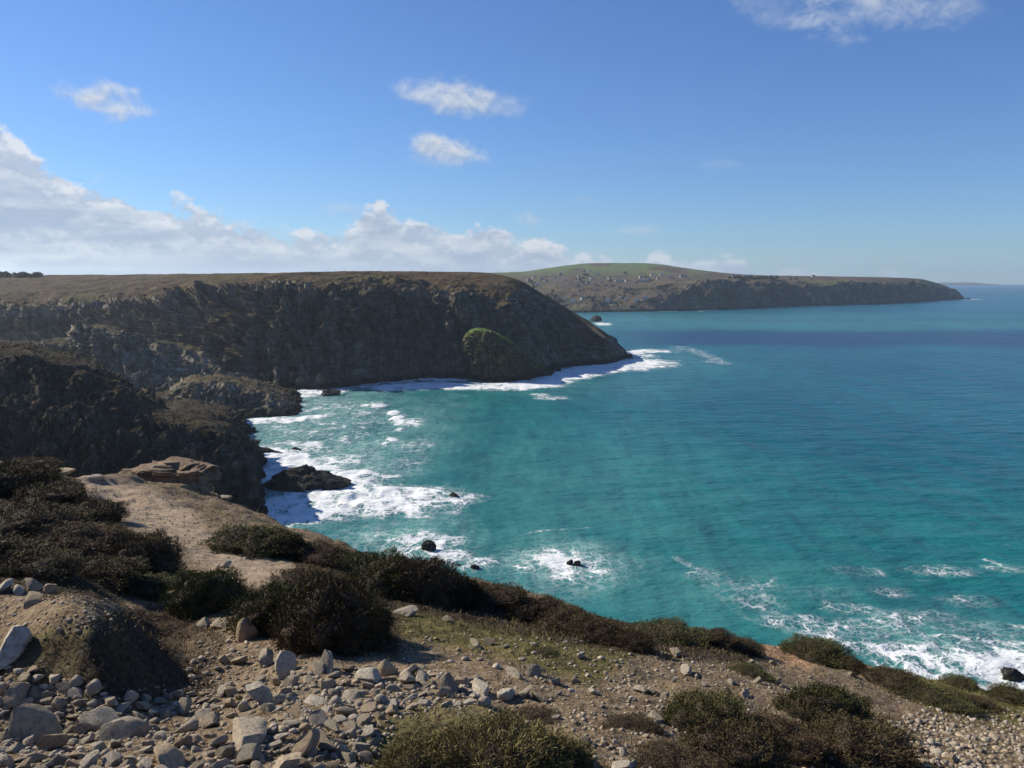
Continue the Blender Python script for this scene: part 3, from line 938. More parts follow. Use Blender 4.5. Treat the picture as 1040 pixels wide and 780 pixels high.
# ------------------------------------------------------------------ sea
def build_sea():
    na, nr = 820, 760
    a = np.linspace(-.92, .92, na)
    inv = np.linspace(1 / 70.0, 1 / 16500.0, nr) ** 1.0
    # rows evenly spaced on the slope of sight, with extra ones far out
    y = 1 / inv
    extra = np.exp(np.linspace(np.log(2500), np.log(16500), 90))
    y = np.unique(np.concatenate([y, extra]))
    nr = len(y)
    X = a[None, :] * y[:, None] * 1.0
    Y = np.broadcast_to(y[:, None], X.shape)
    foam = np.zeros(X.shape); milk = np.zeros(X.shape); deep = np.zeros(X.shape); shade_band = np.zeros(X.shape)
    wob = fbm(np.stack([X, Y, X * 0], -1) / 22.0, 4)
    wob2 = fbm(np.stack([X, Y, X * 0], -1) / 7.0 + 40, 3)

    wobL = fbm(np.stack([X, Y * .6, X * 0], -1) / 190.0 + 11, 4)

    def ell(px, py, rx, ry, s, soft=.55, w=.30):
        c = SEA(px, py); f = SEA(px, py - ry); g = SEA(px, py + ry)
        ax = rx * c[1] / F; ay = (f[1] - g[1]) / 2
        u = (X - c[0]) / ax; v = (Y - c[1]) / ay
        r = np.sqrt(u * u + v * v) + wob * w + wob2 * .12
        return s * sstep(1 + soft * .5, 1 - soft, r)

    def line(pts, wpx, s, soft=1.0):
        """A strip of surf along the sea through picture points, wpx tall."""
        w = np.array([SEA(*p) for p in pts])
        out = np.zeros(X.shape)
        for k in range(len(w) - 1):
            p, q = w[k], w[k + 1]
            d = q - p
            box = (np.minimum(p[1], q[1]) - 60 < Y) & (Y < np.maximum(p[1], q[1]) + 60)
            t = np.clip(((X - p[0]) * d[0] + (Y - p[1]) * d[1]) / (d[0] ** 2 + d[1] ** 2), 0, 1)
            yc = p[1] + t * d[1]
            dist = np.hypot(X - p[0] - t * d[0], (Y - p[1] - t * d[1]))
            half = wpx * .5 * yc * yc / (H * F)
            r = dist / np.maximum(half, .3) + wob * .45 + wob2 * .2
            out = np.maximum(out, np.where(box, s * sstep(1.35, .45, r), 0))
        return out

    for e in [(372, 507, 118, 21, .82), (300, 518, 62, 20, .80), (452, 506, 48, 9, .62), (300, 478, 58, 18, .82), (345, 468, 46, 10, .52), (300, 455, 55, 9, .55), (282, 464, 45, 9, .9), (340, 488, 70, 14, .75),
              (432, 553, 56, 17, .62), (452, 566, 40, 12, .58), (410, 545, 40, 9, .42), (478, 574, 34, 9, .5),
              (577, 573, 64, 23, .56), (580, 573, 44, 15, .62), (584, 574, 20, 7, .74), (600, 578, 36, 10, .46),
              (399, 420, 7, 3.2, .95), (403, 425, 8, 3.4, .95), (407, 430, 8, 3, .85), (414, 429, 22, 5, .66), (398, 447, 8, 2.6, .72), (392, 451, 5, 1.8, .7), (406, 436, 7, 3, .6), (424, 453, 26, 9, .40), (420, 470, 24, 12, .36),
              (280, 427, 36, 4.5, .78), (312, 399, 22, 6, .75), (365, 412, 46, 5, .40), (382, 412, 18, 3, .7), (320, 440, 80, 22, .38), (360, 425, 70, 18, .36), (310, 412, 60, 10, .4), (380, 445, 40, 20, .3),
              (958, 668, 92, 25, .60), (990, 672, 60, 22, .70), (905, 662, 48, 14, .52), (1050, 680, 60, 34, .66), (1000, 640, 60, 14, .36), (1120, 690, 90, 40, .6),
              (795, 632, 34, 10, .42), (835, 602, 60, 12, .24), (865, 618, 40, 8, .44), (820, 636, 40, 14, .42), (770, 612, 40, 14, .34), (720, 585, 34, 10, .30), (955, 580, 50, 8, .34), (1020, 577, 30, 6, .38), (905, 600, 34, 8, .3), (880, 640, 70, 14, .40), (850, 655, 60, 12, .46), (930, 625, 60, 10, .36), (760, 595, 60, 14, .26), (985, 610, 50, 10, .30), (870, 580, 40, 8, .26),
              (648, 361, 22, 3.2, .62), (650, 367, 30, 4, .5), (600, 376, 40, 4, .72), (690, 356, 40, 3, .28), (725, 367, 14, 2.4, .40), (668, 373, 30, 3, .28),
              (560, 404, 22, 2.6, .55), (547, 401, 12, 2, .5), (612, 329, 11, 2, .8), (966, 303.8, 5, .8, .9), (983, 303.8, 8, .7, .8), (948, 305.8, 6, 1.0, .4),
              (707, 315.2, 6, .9, .8), (675, 316.4, 5, .7, .7), (738, 314.2, 5, .6, .5), (790, 312, 6, .6, .5)]:
        foam = np.maximum(foam, ell(*e))
    for pts, wp, s in [([(405, 393.5), (440, 391.5), (480, 392.5), (515, 393), (545, 390), (562, 383.5), (590, 377), (625, 373), (650, 368)], 8.5, .84),
                       ([(395, 386), (430, 385), (462, 386)], 4, .7), ([(345, 396), (385, 390), (410, 388)], 3.5, .55), ([(560, 382), (610, 376), (668, 372)], 4, .7),
                       ([(248, 430), (300, 427), (322, 423)], 4, .8), ([(300, 404), (330, 400), (350, 396)], 4, .6), ([(625, 361), (660, 356), (668, 357)], 3, .8),
                       ([(688, 568), (712, 580), (738, 590), (760, 603), (782, 618), (800, 634)], 4.5, .36), ([(700, 585), (730, 606), (760, 630)], 5, .26),
                       ([(880, 618), (850, 621), (838, 612)], 4, .5), ([(940, 575), (972, 583)], 3, .48), ([(1003, 568), (1025, 578), (1040, 582)], 4, .5), ([(905, 640), (960, 648), (1040, 655)], 9, .52),
                       ([(520, 545), (545, 540), (600, 536)], 2.5, .28), ([(690, 352), (715, 360), (736, 370)], 2, .36), ([(905, 661), (940, 690), (1010, 700), (1080, 705)], 16, .72),
                       ([(610, 317), (650, 316.6), (700, 315.4), (800, 311.5), (900, 307.7), (975, 304)], .5, .42)]:
        foam = np.maximum(foam, line(pts, wp, s))
    for e in [(330, 480, 130, 70, .9), (300, 420, 150, 44, .85), (420, 440, 80, 66, .55), (400, 550, 130, 46, .8), (580, 573, 110, 42, .85), (540, 500, 260, 110, .30), (700, 600, 250, 60, .34), (960, 660, 170, 60, .50), (1080, 690, 160, 70, .5), (800, 610, 160, 44, .30), (560, 390, 150, 18, .35), (660, 366, 90, 14, .35),
              (700, 325, 330, 10, .30)]:
        milk = np.maximum(milk, ell(*e, soft=.98, w=.35))
    vx, vy = to_px(X, Y, X * 0)
    deep = .55 * sstep(480, 360, vy + .10 * (520 - vx) + wob * 18) + .40 * sstep(560, 980, vx + wob * 60) * sstep(600, 430, vy)
    deep = np.clip(deep, 0, 1) * (1 - .75 * sstep(316, 322, vy) * sstep(340, 334, vy))
    deep = np.maximum(deep, sstep(312, 296, vy))
    deep *= 1 - .65 * sstep(700, 480, vx) * sstep(330, 370, vy)
    b1 = sstep(333.0, 339.0, vy + wobL * 4 + wob * 1.0) * sstep(354.0, 347.5, vy + wobL * 5 + wob * 1.2 - .004 * (vx - 640)) * sstep(590, 700, vx + wobL * 40) * (1 - .30 * sstep(.1, .5, wobL))  # strip of painted cloud shadow
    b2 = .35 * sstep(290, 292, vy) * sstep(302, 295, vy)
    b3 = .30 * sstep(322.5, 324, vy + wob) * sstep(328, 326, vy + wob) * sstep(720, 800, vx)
    shade_band = np.maximum.reduce([b1 * .95, b2, b3])  # painted cloud shadow joined with two plain darker strips
    Z = X * 0
    near = sstep(900, 300, Y)
    Z = Z + near * (fbm(np.stack([X * .6, Y * 1.4, X * 0], -1) / 26.0, 3) * .9 + foam ** 2 * (1.1 + wob2 * 2.0))
    tag(mesh_obj('sea', np.stack([X, Y, Z], -1).reshape(-1, 3), grid_faces(nr, na), M_SEA, attrs={'foam': foam.ravel(), 'milk': milk.ravel(), 'deep': deep.ravel(), 'shade_band': shade_band.ravel()}), kind='structure')


build_sea()
# ------------------------------------------------------------------ stones
def ico(sub):
    bm = bmesh.new()
    bmesh.ops.create_icosphere(bm, subdivisions=sub, radius=1)
    v = np.array([x.co[:] for x in bm.verts]); f = np.array([[l.index for l in q.verts] for q in bm.faces])
    bm.free()
    return v, f


ICO = {k: ico(k) for k in (1, 2, 3, 4, 5)}


def stone_verts(seed, sub=3, cuts=12, dims=(1, .8, .6), rough=.05, lo=.50, hi=.92):
    r = np.random.default_rng(seed)
    v, f = ICO[sub]
    v = v.copy()
    for _ in range(cuts):
        d = r.normal(size=3); d /= np.linalg.norm(d)
        h = r.uniform(lo, hi)
        k = np.maximum(0, v @ d - h)
        v = v - d * k[:, None] * .96
    nn = v / (np.linalg.norm(v, axis=1)[:, None] + 1e-9)
    v = v + nn * (fbm(v * 1.6 + seed, 3) * rough * 2.0 + fbm(v * 5 + seed, 2) * rough * .7 + fbm(v * 13 + seed, 2) * rough * .3)[:, None]
    v = v * np.array(dims)
    v = v - (v.max(0) + v.min(0)) / 2
    return v / np.abs(v[:, 0]).max(), f


def stone_mesh(name, seed, m, **kw):
    v, f = stone_verts(seed, **kw)
    me = bpy.data.meshes.new(name)
    me.from_pydata([tuple(a) for a in v], [], [tuple(int(i) for i in q) for q in f])
    me.polygons.foreach_set('use_smooth', np.ones(len(me.polygons), bool))
    me.set_sharp_from_angle(angle=R(28))
    me.materials.append(m)
    return me


def dims_of(me):
    v = np.array([x.co[:] for x in me.vertices])
    return v.min(0), v.max(0)


STONE_MESH = []
for k in range(26):
    r = np.random.default_rng(900 + k)
    STONE_MESH.append(stone_mesh('stone', 300 + k, M_STONE, cuts=int(r.integers(7, 13)), dims=(1, r.uniform(.5, .95), r.uniform(.30, .75)), rough=r.uniform(.025, .06), lo=.30, hi=.84))
SM_DIM = [dims_of(m) for m in STONE_MESH]
SM_V = [np.array([x.co[:] for x in m.vertices]) for m in STONE_MESH]
TALL = stone_mesh('stone', 77, M_STONE, cuts=14, dims=(.62, .5, 1.1), rough=.04)
for _v in TALL.vertices:                 # drawn to a point
    _k = max(0.0, (_v.co.z + .6) / 2.4)
    _v.co.x = _v.co.x * (1 - .62 * _k) + .10 * _k; _v.co.y *= 1 - .55 * _k
BLOCK = stone_mesh('stone', 81, M_STONE, cuts=7, dims=(.9, .8, .85), rough=.035, lo=.45, hi=.62)
SLAB = stone_mesh('stone', 85, M_STONE, cuts=10, dims=(1, .7, .26), rough=.03)
KINDM = {'t': TALL, 'b': BLOCK, 's': SLAB}

STONES = []       # (px, py, width px, object, tone words)


def put_stone(px, py, w, h=None, kind=None, rng=random, name='stone', sink=.33):
    """Set a stone so that it shows w wide and h tall with its foot at (px, py)."""
    (pt,), ok = hit(px, py)
    if not ok[0]: return None
    Y = pt[1]
    ww = w * Y / F / CT
    k = rng.randrange(len(STONE_MESH)) if kind is None else None
    me = STONE_MESH[k] if kind is None else KINDM[kind]
    lo, hi_ = SM_DIM[k] if kind is None else dims_of(me)
    s = ww / (hi_[0] - lo[0])
    o = bpy.data.objects.new(name, me)
    COL.objects.link(o)
    sz = s * rng.uniform(.85, 1.1) if h is None else h * 1.12 * Y / F / (hi_[2] - lo[2])
    o.scale = (s, s * rng.uniform(.85, 1.15), sz)
    best = None
    if kind is None and h is not None:       # pick the stone and the way it lies that best has this outline
        for _ in range(40):
            k2 = rng.randrange(len(STONE_MESH)); e2 = Euler((rng.uniform(-1.5, 1.5), rng.uniform(-.6, .6), rng.uniform(-3.1, 3.1)))
            v2 = SM_V[k2] @ np.array(e2.to_matrix()).T
            er = abs(math.log((np.ptp(v2[:, 2]) / np.ptp(v2[:, 0])) / (h * 1.2 / w)))
            if best is None or er < best[0]: best = (er, k2, e2)
        k = best[1]; me = STONE_MESH[k]; lo, hi_ = SM_DIM[k]; s = ww / (hi_[0] - lo[0]); o.data = me; o.scale = (s, s, s); sz = s
    rx = rng.choice((rng.uniform(-.35, .35), rng.uniform(-.35, .35), rng.uniform(-1.5, 1.5))) if kind is None else rng.uniform(-.06, .06)
    o.rotation_euler = (rx, rng.uniform(-.5, .5) if kind is None else rng.uniform(-.08, .08), rng.uniform(-.8, .8) + (math.pi if rng.random() < .5 else 0))
    if best: o.rotation_euler = best[2]
    depth = s * (hi_[1] - lo[1]) * .5
    Mx = Matrix(o.rotation_euler.to_matrix()) @ Matrix.Diagonal((s, o.scale[1], sz))
    if h is not None and kind is None: pass
    vv = SM_V[k] if kind is None else np.array([x.co[:] for x in me.vertices])
    vv = vv @ np.array(Mx).T
    fit = ww / (vv[:, 0].max() - vv[:, 0].min())
    fz = fit if h is None else h * 1.12 * Y / F / (vv[:, 2].max() - vv[:, 2].min())
    fu = (fit + fz) / 2 if kind is None else fit
    if kind is None: o.scale = o.scale * fu; vv = vv * fu
    zl, zh = vv[:, 2].min(), vv[:, 2].max()
    o.location = (pt[0], pt[1] + depth * .55, gz(pt[0], pt[1] + depth * .55) - zl - sink * (zh - zl))
    STONES.append([px, py - (h or w * .6) / 2, w, o])
    return o


LAND = [  # px, foot py, w, h, shape, short name, label
    (250, 650, 24, 31, 'b', 'upright block stone', 'upright blocky pale stone at the foot of the big dark heather bush'),
    (331, 681, 19, 30, 't', 'tall pointed stone', 'tall pointed grey stone standing alone on end before the dark bush'),
    (288, 684, 27, 27, None, 'leaning boulder', 'leaning rounded boulder midway between the pointed stone and the upright block'),
    (270, 675, 17, 17, None, None, 'small stone tucked against the left side of the leaning rounded boulder'),
    (242, 675, 17, 12, None, 'dark round stone', 'dark round stone alone on the bare path below the upright block'),
    (226, 674, 13, 9, None, None, 'small tan stone beside the dark round stone on the bare path'),
    (222, 638, 26, 10, 's', 'flat pale stone', 'flat pale stone lying at the lower edge of the dark path bush'),
    (206, 636, 15, 9, None, None, 'small pale stone half under the bush left of the flat pale stone'),
    (392, 687, 26, 25, 'b', 'square block', 'square block of stone at the top edge of the rubble beside the bush shadow'),
    (374, 691, 27, 13, 's', 'tilted slab', 'tilted brown slab lying against the square block of stone'),
    (414, 688, 25, 20, None, None, 'dark shaded boulder pressed against the right face of the square block'),
    (388, 625, 15, 15, 'b', None, 'square stone on bare ground at the right end of the big bush'),
    (411, 624, 28, 10, 's', None, 'long flat stone lying under the ridge heather by a square stone'),
    (229, 576, 12, 8, None, None, 'single white stone lying on the bend of the sandy path'),
    (170, 593, 15, 14, None, None, 'round grey stone beside the path bush in the shaded hollow'),
    (3, 601, 17, 15, None, None, 'pale stone at the very left end of the row behind the mound'),
    (18, 602, 15, 10, None, None, 'small low pale stone second in the row behind the mound'),
    (33, 600, 22, 17, None, None, 'largest stone in the row behind the mound, grey and rounded'),
    (49, 602, 18, 14, None, None, 'wedge shaped stone at the right end of the row behind the mound'),
    (30, 616, 21, 15, None, None, 'single rounded stone sitting on the gravel top of the mound'),
    (4, 674, 38, 40, None, 'big grey boulder', 'big grey boulder at the left foot of the grassy mound'),
    (22, 752, 44, 46, None, 'biggest boulder', 'biggest boulder of the rubble with a dark shaded right face'),
    (50, 762, 32, 25, None, 'smooth pale boulder', 'smooth pale boulder just right of the biggest boulder'),
    (122, 752, 46, 27, None, 'broad pale boulder', 'broad pale boulder in the shade edge below the grassy mound'),
    (97, 739, 36, 20, None, None, 'grey pitted stone behind the broad pale boulder below the mound'),
    (263, 716, 34, 24, None, 'rough brown lump', 'rough brown lump of a stone in the middle of the rubble'),
    (185, 744, 36, 19, None, 'tan domed stone', 'tan domed stone at the lower edge of the hollow shadow'),
    (246, 757, 46, 25, None, 'long pale boulder', 'long pale tilted boulder below the rough brown lump'),
    (305, 768, 34, 31, None, 'pitted grey boulder', 'pitted round grey boulder at the bottom of the rubble'),
    (300, 779, 30, 12, 's', None, 'pale flat slab slanting below the pitted round grey boulder'),
    (283, 790, 42, 30, None, None, 'dark boulder cut by the bottom edge of the photo below the slab'),
    (318, 715, 30, 7, 's', 'thin pale slab', 'thin pale slab lying level across the middle of the rubble'),
    (350, 727, 21, 15, None, 'round buff stone', 'round buff stone below and right of the thin pale slab'),
    (322, 738, 24, 19, None, None, 'stone with a curved left side between thin slab and pitted boulder'),
    (357, 710, 26, 12, None, None, 'dark grey wedge of stone above the round buff stone'),
    (168, 778, 40, 24, None, None, 'large lit stone at the bottom of the picture left of the long pale boulder'),
    (454, 702, 22, 28, 't', 'tan standing stone', 'tan standing stone at the right end of the dense rubble'),
    (450, 708, 18, 11, None, None, 'pale stone at the foot of the tan standing stone'),
    (413, 694, 18, 14, None, None, 'rounded buff stone between the square block and the tan standing stone'),
    (428, 690, 16, 14, None, None, 'blocky stone next to the tan standing stone in the rubble'),
    (488, 704, 19, 13, None, None, 'buff stone at the left of the loose cluster on the slope'),
    (514, 710, 20, 16, None, 'cluster boulder', 'largest rounded stone in the loose cluster on the slope'),
    (534, 708, 18, 13, None, None, 'stone in the middle of the loose cluster, cracked and pale'),
    (549, 713, 17, 12, None, 'cluster end stone', 'smooth stone at the right end of the loose cluster on the slope'),
    (522, 688, 20, 12, None, None, 'dark stone behind the loose cluster with pale stones on its back'),
    (540, 686, 18, 12, None, None, 'pale greenish stone behind the right end of the loose cluster'),
    (564, 695, 12, 9, None, None, 'small pale stone on its own beyond the loose cluster'),
    (497, 655, 13, 10, None, None, 'pale stone on the turf above the loose cluster'),
    (482, 656, 12, 8, None, None, 'brown stone on the turf next to a pale stone above the cluster'),
    (455, 632, 15, 8, None, None, 'single flat stone on the turf below the ridge heather'),
    (591, 669, 10, 8, None, None, 'small pale stone on the bare slope below the turf strip'),
    (605, 706, 17, 9, None, None, 'stone with a dark hollow beside it at the middle of the slope'),
    (585, 695, 12, 9, None, None, 'upright brown stone casting a short shadow on the bare slope'),
    (651, 703, 14, 10, None, None, 'white stone at the left end of the pale trio on the slope'),
    (664, 706, 15, 10, None, 'white trio', 'white stone in the middle of the pale trio on the slope'),
    (676, 709, 11, 7, None, None, 'small white stone at the right end of the pale trio'),
    (664, 734, 24, 12, None, 'white slope stone', 'broad white stone on the slope below the pale trio'),
    (686, 666, 11, 8, None, None, 'white stone under the rim heather'),
    (698, 685, 12, 12, None, None, 'grey upright stone beside the slope heather bush'),
    (685, 693, 10, 7, None, None, 'tiny buff stone on the slope above the green heather bush'),
    (769, 694, 14, 9, None, None, 'pale stone between the two heather bushes on the lower slope'),
    (761, 683, 9, 6, None, None, 'brown stone above the pale stone between the two slope bushes'),
    (757, 708, 13, 9, None, None, 'grey stone at the upper edge of the green slope bush'),
    (868, 688, 11, 7, None, None, 'white stone just below the rim near the far heather bush'),
    (786, 675, 11, 6, None, None, 'tan stone near the bare orange earth at the rim'),
    (598, 784, 26, 18, None, None, 'pale angular stone beside the gorse bush at the bottom edge'),
    (632, 786, 24, 16, None, None, 'white angular stone at the bottom edge away from the gorse bush'),
    (643, 782, 14, 12, None, None, 'small white stone at the bottom edge behind a white angular stone'),
    (866, 758, 12, 8, None, None, 'grey stone in the shade under the right slope bush'),
]
rr = random.Random(5)
ANCH = []
for px, py, w, h, kind, short, label in LAND:
    o = put_stone(px, py, w, h, kind, rr)
    if o is None: continue
    tag(o, label, 'stone', 'stones on the clifftop')
    if short: ANCH.append((STONES[-1], short))
N_LAND = len(STONES)

ZONES = {  # polygon, tries, size in metres (lo, hi, power), spacing
    'rubble': ([(-40, 692), (60, 690), (130, 712), (220, 700), (300, 684), (420, 676), (480, 692), (500, 716), (420, 724), (385, 738), (372, 800), (-40, 800)], 15000, (.024, .098, 1.9), .82),
    'slope': ([(420, 640), (560, 648), (760, 668), (860, 695), (900, 735), (800, 700), (690, 700), (700, 770), (590, 770), (560, 730), (450, 705)], 620, (.022, .075, 2.6), 1.2),
    'scree': ([(900, 735), (960, 712), (1060, 726), (1080, 800), (960, 800)], 900, (.025, .085, 2.0), .95),
    'path': ([(200, 640), (300, 660), (360, 690), (220, 705), (190, 690)], 300, (.02, .07, 2), 1.0),
    'mound': ([(-20, 600), (110, 605), (130, 640), (60, 650), (-20, 650)], 170, (.012, .045, 2.4), 1.3),
    'foot': ([(-20, 670), (60, 690), (140, 710), (110, 730), (-20, 720)], 380, (.028, .115, 1.8), .78),
}
SCAT = []
_taken = [(s[0], s[1], s[2]) for s in STONES]
rz = np.random.default_rng(21)
for zn, (poly, tries, (lo, hi_, pw), gap) in ZONES.items():
    pa = np.array(poly, float)
    qx = rz.uniform(pa[:, 0].min(), pa[:, 0].max(), tries); qy = rz.uniform(pa[:, 1].min(), pa[:, 1].max(), tries)
    keep = poly_mask(qx, qy, poly, 1) >= 1
    qx, qy = qx[keep], qy[keep]
    pts, ok = hit(qx, qy)
    size = lo + (hi_ - lo) * rz.random(len(qx)) ** pw
    order = np.argsort(-size)
    for i in order:
        if not ok[i]: continue
        w = size[i] * F / pts[i, 1]
        if any(abs(w2 + w) > 2 * abs(x2 - qx[i]) / gap * .5 and (x2 - qx[i]) ** 2 + ((y2 - qy[i] + w * .25) * 1.6) ** 2 < ((w + w2) * .5 * gap) ** 2 for x2, y2, w2 in _taken): continue
        _taken.append((qx[i], qy[i] - w * .25, w))
        SCAT.append((w, qx[i], qy[i], pts[i], size[i], zn))
SCAT.sort(key=lambda t: -t[0])
N_INDIV = max(0, 292 - N_LAND)
rr = random.Random(9)
ZTEXT = {'rubble': 'loose stone lying in the dense rubble at the bottom of the picture', 'slope': 'loose stone lying scattered on the bare brown slope', 'scree': 'pale loose stone in the scree patch low on the right',
         'path': 'loose stone lying on the trodden path', 'mound': 'loose stone lying on the mound', 'foot': 'loose stone lying in the rubble at the foot of the grassy mound'}
indiv = []
for w, px, py, pt, size, zn in SCAT[:N_INDIV]:
    o = put_stone(px, py, w, None, None, rr)
    if o is None: continue
    indiv.append((STONES[-1], zn))
# a stone that lies next to a striking one is named by it; the rest of a patch share a label
DIRS = {(1, 0): 'just right of', (-1, 0): 'just left of', (0, -1): 'just behind', (0, 1): 'just in front of'}
used = {}
for (sx, sy, sw, _o), short in ANCH:
    for d, words_ in DIRS.items():
        best = None
        for st, zn in indiv:
            if id(st) in used: continue
            vx_, vy_ = st[0] - sx, (st[1] - sy) * 1.4
            al = vx_ * d[0] + vy_ * d[1]; ac = abs(vx_ * d[1]) + abs(vy_ * d[0])
            if al > 0 and ac < al * .7 and al < 48 and (best is None or al < best[0]): best = (al, st)
        if best:
            used[id(best[1])] = 'loose stone %s the %s' % (words_, short)
for st, zn in indiv:
    tag(st[3], used.get(id(st)) or ZTEXT[zn], 'stone', 'stones on the clifftop' if id(st) in used else 'loose stones of one patch: ' + zn)

# the smaller stones and the grit, too many to count
vs, fs, tn, base = [], [], [], 0
protos = [stone_verts(500 + k, sub=2, cuts=9, dims=(1, rz.uniform(.65, 1), rz.uniform(.45, .75)), rough=.05) for k in range(8)]
tiny = [stone_verts(600 + k, sub=1, cuts=5, dims=(1, rz.uniform(.65, 1), rz.uniform(.4, .7)), rough=.05) for k in range(6)]


def add_small(v, f, x, y, s):
    global base
    a = rz.uniform(0, 6.28); c, d = math.cos(a), math.sin(a)
    t = rz.uniform(-.3, .3)
    v = v * s * np.array([.5, .5, .5])
    v = np.stack([v[:, 0] * c - v[:, 1] * d, v[:, 0] * d + v[:, 1] * c, v[:, 2] + v[:, 0] * t], 1)
    v = v + np.array([x, y, float(gz(x, y)) + s * .10])
    vs.append(v); fs.append(f + base); tn.append(np.full(len(v), rz.random())); base += len(v)


for w, px, py, pt, size, zn in SCAT[N_INDIV:]:
    v, f = protos[rz.integers(len(protos))]
    add_small(v, f, pt[0], pt[1], size)
for poly, n, lo, hi_ in (([(-40, 690), (130, 700), (420, 672), (520, 705), (420, 735), (372, 800), (-40, 800)], 5200, .010, .045), ([(400, 640), (600, 650), (860, 690), (1060, 725), (1060, 800), (600, 800), (420, 720)], 5200, .010, .040),
                         ([(200, 630), (300, 655), (330, 690), (200, 700)], 700, .008, .025), ([(-20, 598), (110, 605), (130, 640), (-20, 650)], 800, .006, .018), ([(40, 490), (200, 498), (280, 575), (180, 560)], 1400, .015, .06),
                         ([(900, 735), (960, 712), (1060, 726), (1080, 800), (960, 800)], 1500, .02, .06)):
    pa = np.array(poly, float)
    qx = rz.uniform(pa[:, 0].min(), pa[:, 0].max(), n); qy = rz.uniform(pa[:, 1].min(), pa[:, 1].max(), n)
    keep = poly_mask(qx, qy, poly, 1) >= 1
    pts, ok = hit(qx[keep], qy[keep])
    clump = fbm(pts * np.array([1, 1, 0]) / .7 + 5, 2)
    for p_, k_, cl in zip(pts, ok, clump):
        if k_ and cl > rz.uniform(-.5, .25):
            v, f = tiny[rz.integers(len(tiny))]
            add_small(v, f, p_[0], p_[1], lo + (hi_ - lo) * rz.random() ** 2)
tag(mesh_obj('rubble', np.concatenate(vs), np.concatenate(fs), M_GRIT, attrs={'tone': np.concatenate(tn)}), 'small loose stones and grit strewn over the clifftop', 'rubble', kind='stuff')
print('stones', len(STONES), 'small', len(SCAT) - N_INDIV, 'named by neighbour', len(used))


def rock(name, seed, loc, dims, m, label, cat='rock', group=None, sub=5, cuts=14, rough=.09, rot=0.0, shape=None, sink=.35, lo=.45, hi_=.85):
    v, f = stone_verts(seed, sub=sub, cuts=cuts, dims=(1, 1, 1), rough=rough, lo=lo, hi=hi_)
    v = v / np.abs(v).max(0)
    if shape is not None: v = shape(v)
    v = v * np.array(dims) * .5
    s = float(np.mean(dims))
    nn = v / (np.linalg.norm(v, axis=1)[:, None] + 1e-9)
    v = v + nn * (facets(v / s * 2.6 + seed, seed) * s * .10 + facets(v / s * 6.5 + seed, seed + 3) * s * .05 + facets(v / s * 15 + seed, seed + 5) * s * .022 + fbm(v / s * 14 + seed, 3) * s * .010)[:, None]
    o = mesh_obj(name, v, f, m)
    o.data.set_sharp_from_angle(angle=R(42))
    o.location = (loc[0], loc[1], loc[2] + dims[2] * (.5 - sink))
    o.rotation_euler = (0, 0, rot)
    return tag(o, label, cat, group)


# slab of rock on the edge of the cliff
def edge_shape(v):
    v = v.copy()
    v[:, 2] *= np.interp(v[:, 0], [-1, -.8, .2, 1], [1.0, 1.05, .85, .55])
    return np.sign(v) * np.abs(v) ** .55


(e_,), _ok = hit(170, 494)
e_ = P(174, 496, 25.6)
rock('rock_outcrop', 41, (e_[0], 25.6, float(gz(e_[0], 25.6))), (2.6, 1.4, 1.12), M_EDGEROCK, 'long brown block of rock on the cliff edge with a lit left end', 'rock', sub=5, cuts=10, rough=.05, shape=edge_shape, sink=.40, rot=-.06, lo=.6, hi_=.9)
for px, py, w, h, lb in ((96, 488, 16, 6, 'low pale stone on the cliff edge left of the brown block of rock'), (50, 482, 40, 9, 'long pale rock ledge on the dark heather skyline at far left'),
                         (205, 500, 22, 8, 'low stone just right of the brown block on the cliff edge'), (226, 507, 16, 6, 'small stone on the rim path between brown block and near bluff end')):
    o = put_stone(px, py, w, h, 's', rr, 'stone')
    if o: tag(o, lb, 'stone', 'stones on the clifftop')

# rocks standing in the sea
def ridge_shape(v):
    v = v.copy()
    v[:, 2] *= np.interp(v[:, 0], [-1, -.72, -.36, -.22, .05, .35, .75, 1], [.75, 1.05, .80, .72, 1.0, .88, .62, .3])
    return v


def sea_rock(px, py, w, h, label, seed, depth=.8, shape=None, sub=4, name='sea_rock', rot=0.0):
    c = SEA(px, py)
    s = c[1] / F
    ww, hh = w * s, h * s / CT * 1.35
    return rock(name, seed, (c[0], c[1] + ww * depth * .25, 0), (ww, ww * depth, hh), M_SEAROCK, label, 'rock', 'rocks in the sea', sub=sub, shape=shape, sink=.28, rot=rot)


sea_rock(309, 498, 96, 25, 'long black ridge of rock in white surf by the near bluff', 61, .42, ridge_shape, 5)
sea_rock(435, 561, 15, 12, 'round black rock in foam close under the heather ridge', 62)
sea_rock(482, 579, 10, 6, 'small black rock at the shore just above the ridge heather', 63)
sea_rock(466, 577, 9, 4, 'low black rock left of a small rock above the ridge heather', 71)
sea_rock(460, 505, 11, 4, 'flat little rock at the seaward end of the surf', 64)
sea_rock(579, 575, 8, 6, 'left hand lump of the twin rocks in the foam ring', 65)
sea_rock(586, 576, 8, 7, 'right hand lump of the twin rocks in the foam ring', 66)
sea_rock(1034, 691, 30, 10, 'dark rock in the surf at the right edge of the photo', 67)
sea_rock(266, 461, 44, 5, 'low flat reef of black rock in the shaded foam', 68, .35)
sea_rock(300, 457, 12, 3, 'thin sliver of reef seaward of the low flat reef', 72, .4)
sea_rock(257, 490, 14, 12, 'black rock at the foot of the near bluff beside the long ridge', 69)
sea_rock(606, 326.5, 12, 6, 'dark islet off the headland point against the far shore', 70, .8)
sea_rock(637, 364, 12, 5, 'black rock at the very tip of the headland', 73, .6)
sea_rock(554, 382, 20, 5, 'black ledge at the foot of the grassy crag', 74, .5)
sea_rock(984, 304, 5, 1.6, 'tiny rock off the end of the far headland', 75, .5, sub=3)
sea_rock(335, 402, 22, 6, 'black rock at the back of the cove under the headland', 76, .6)
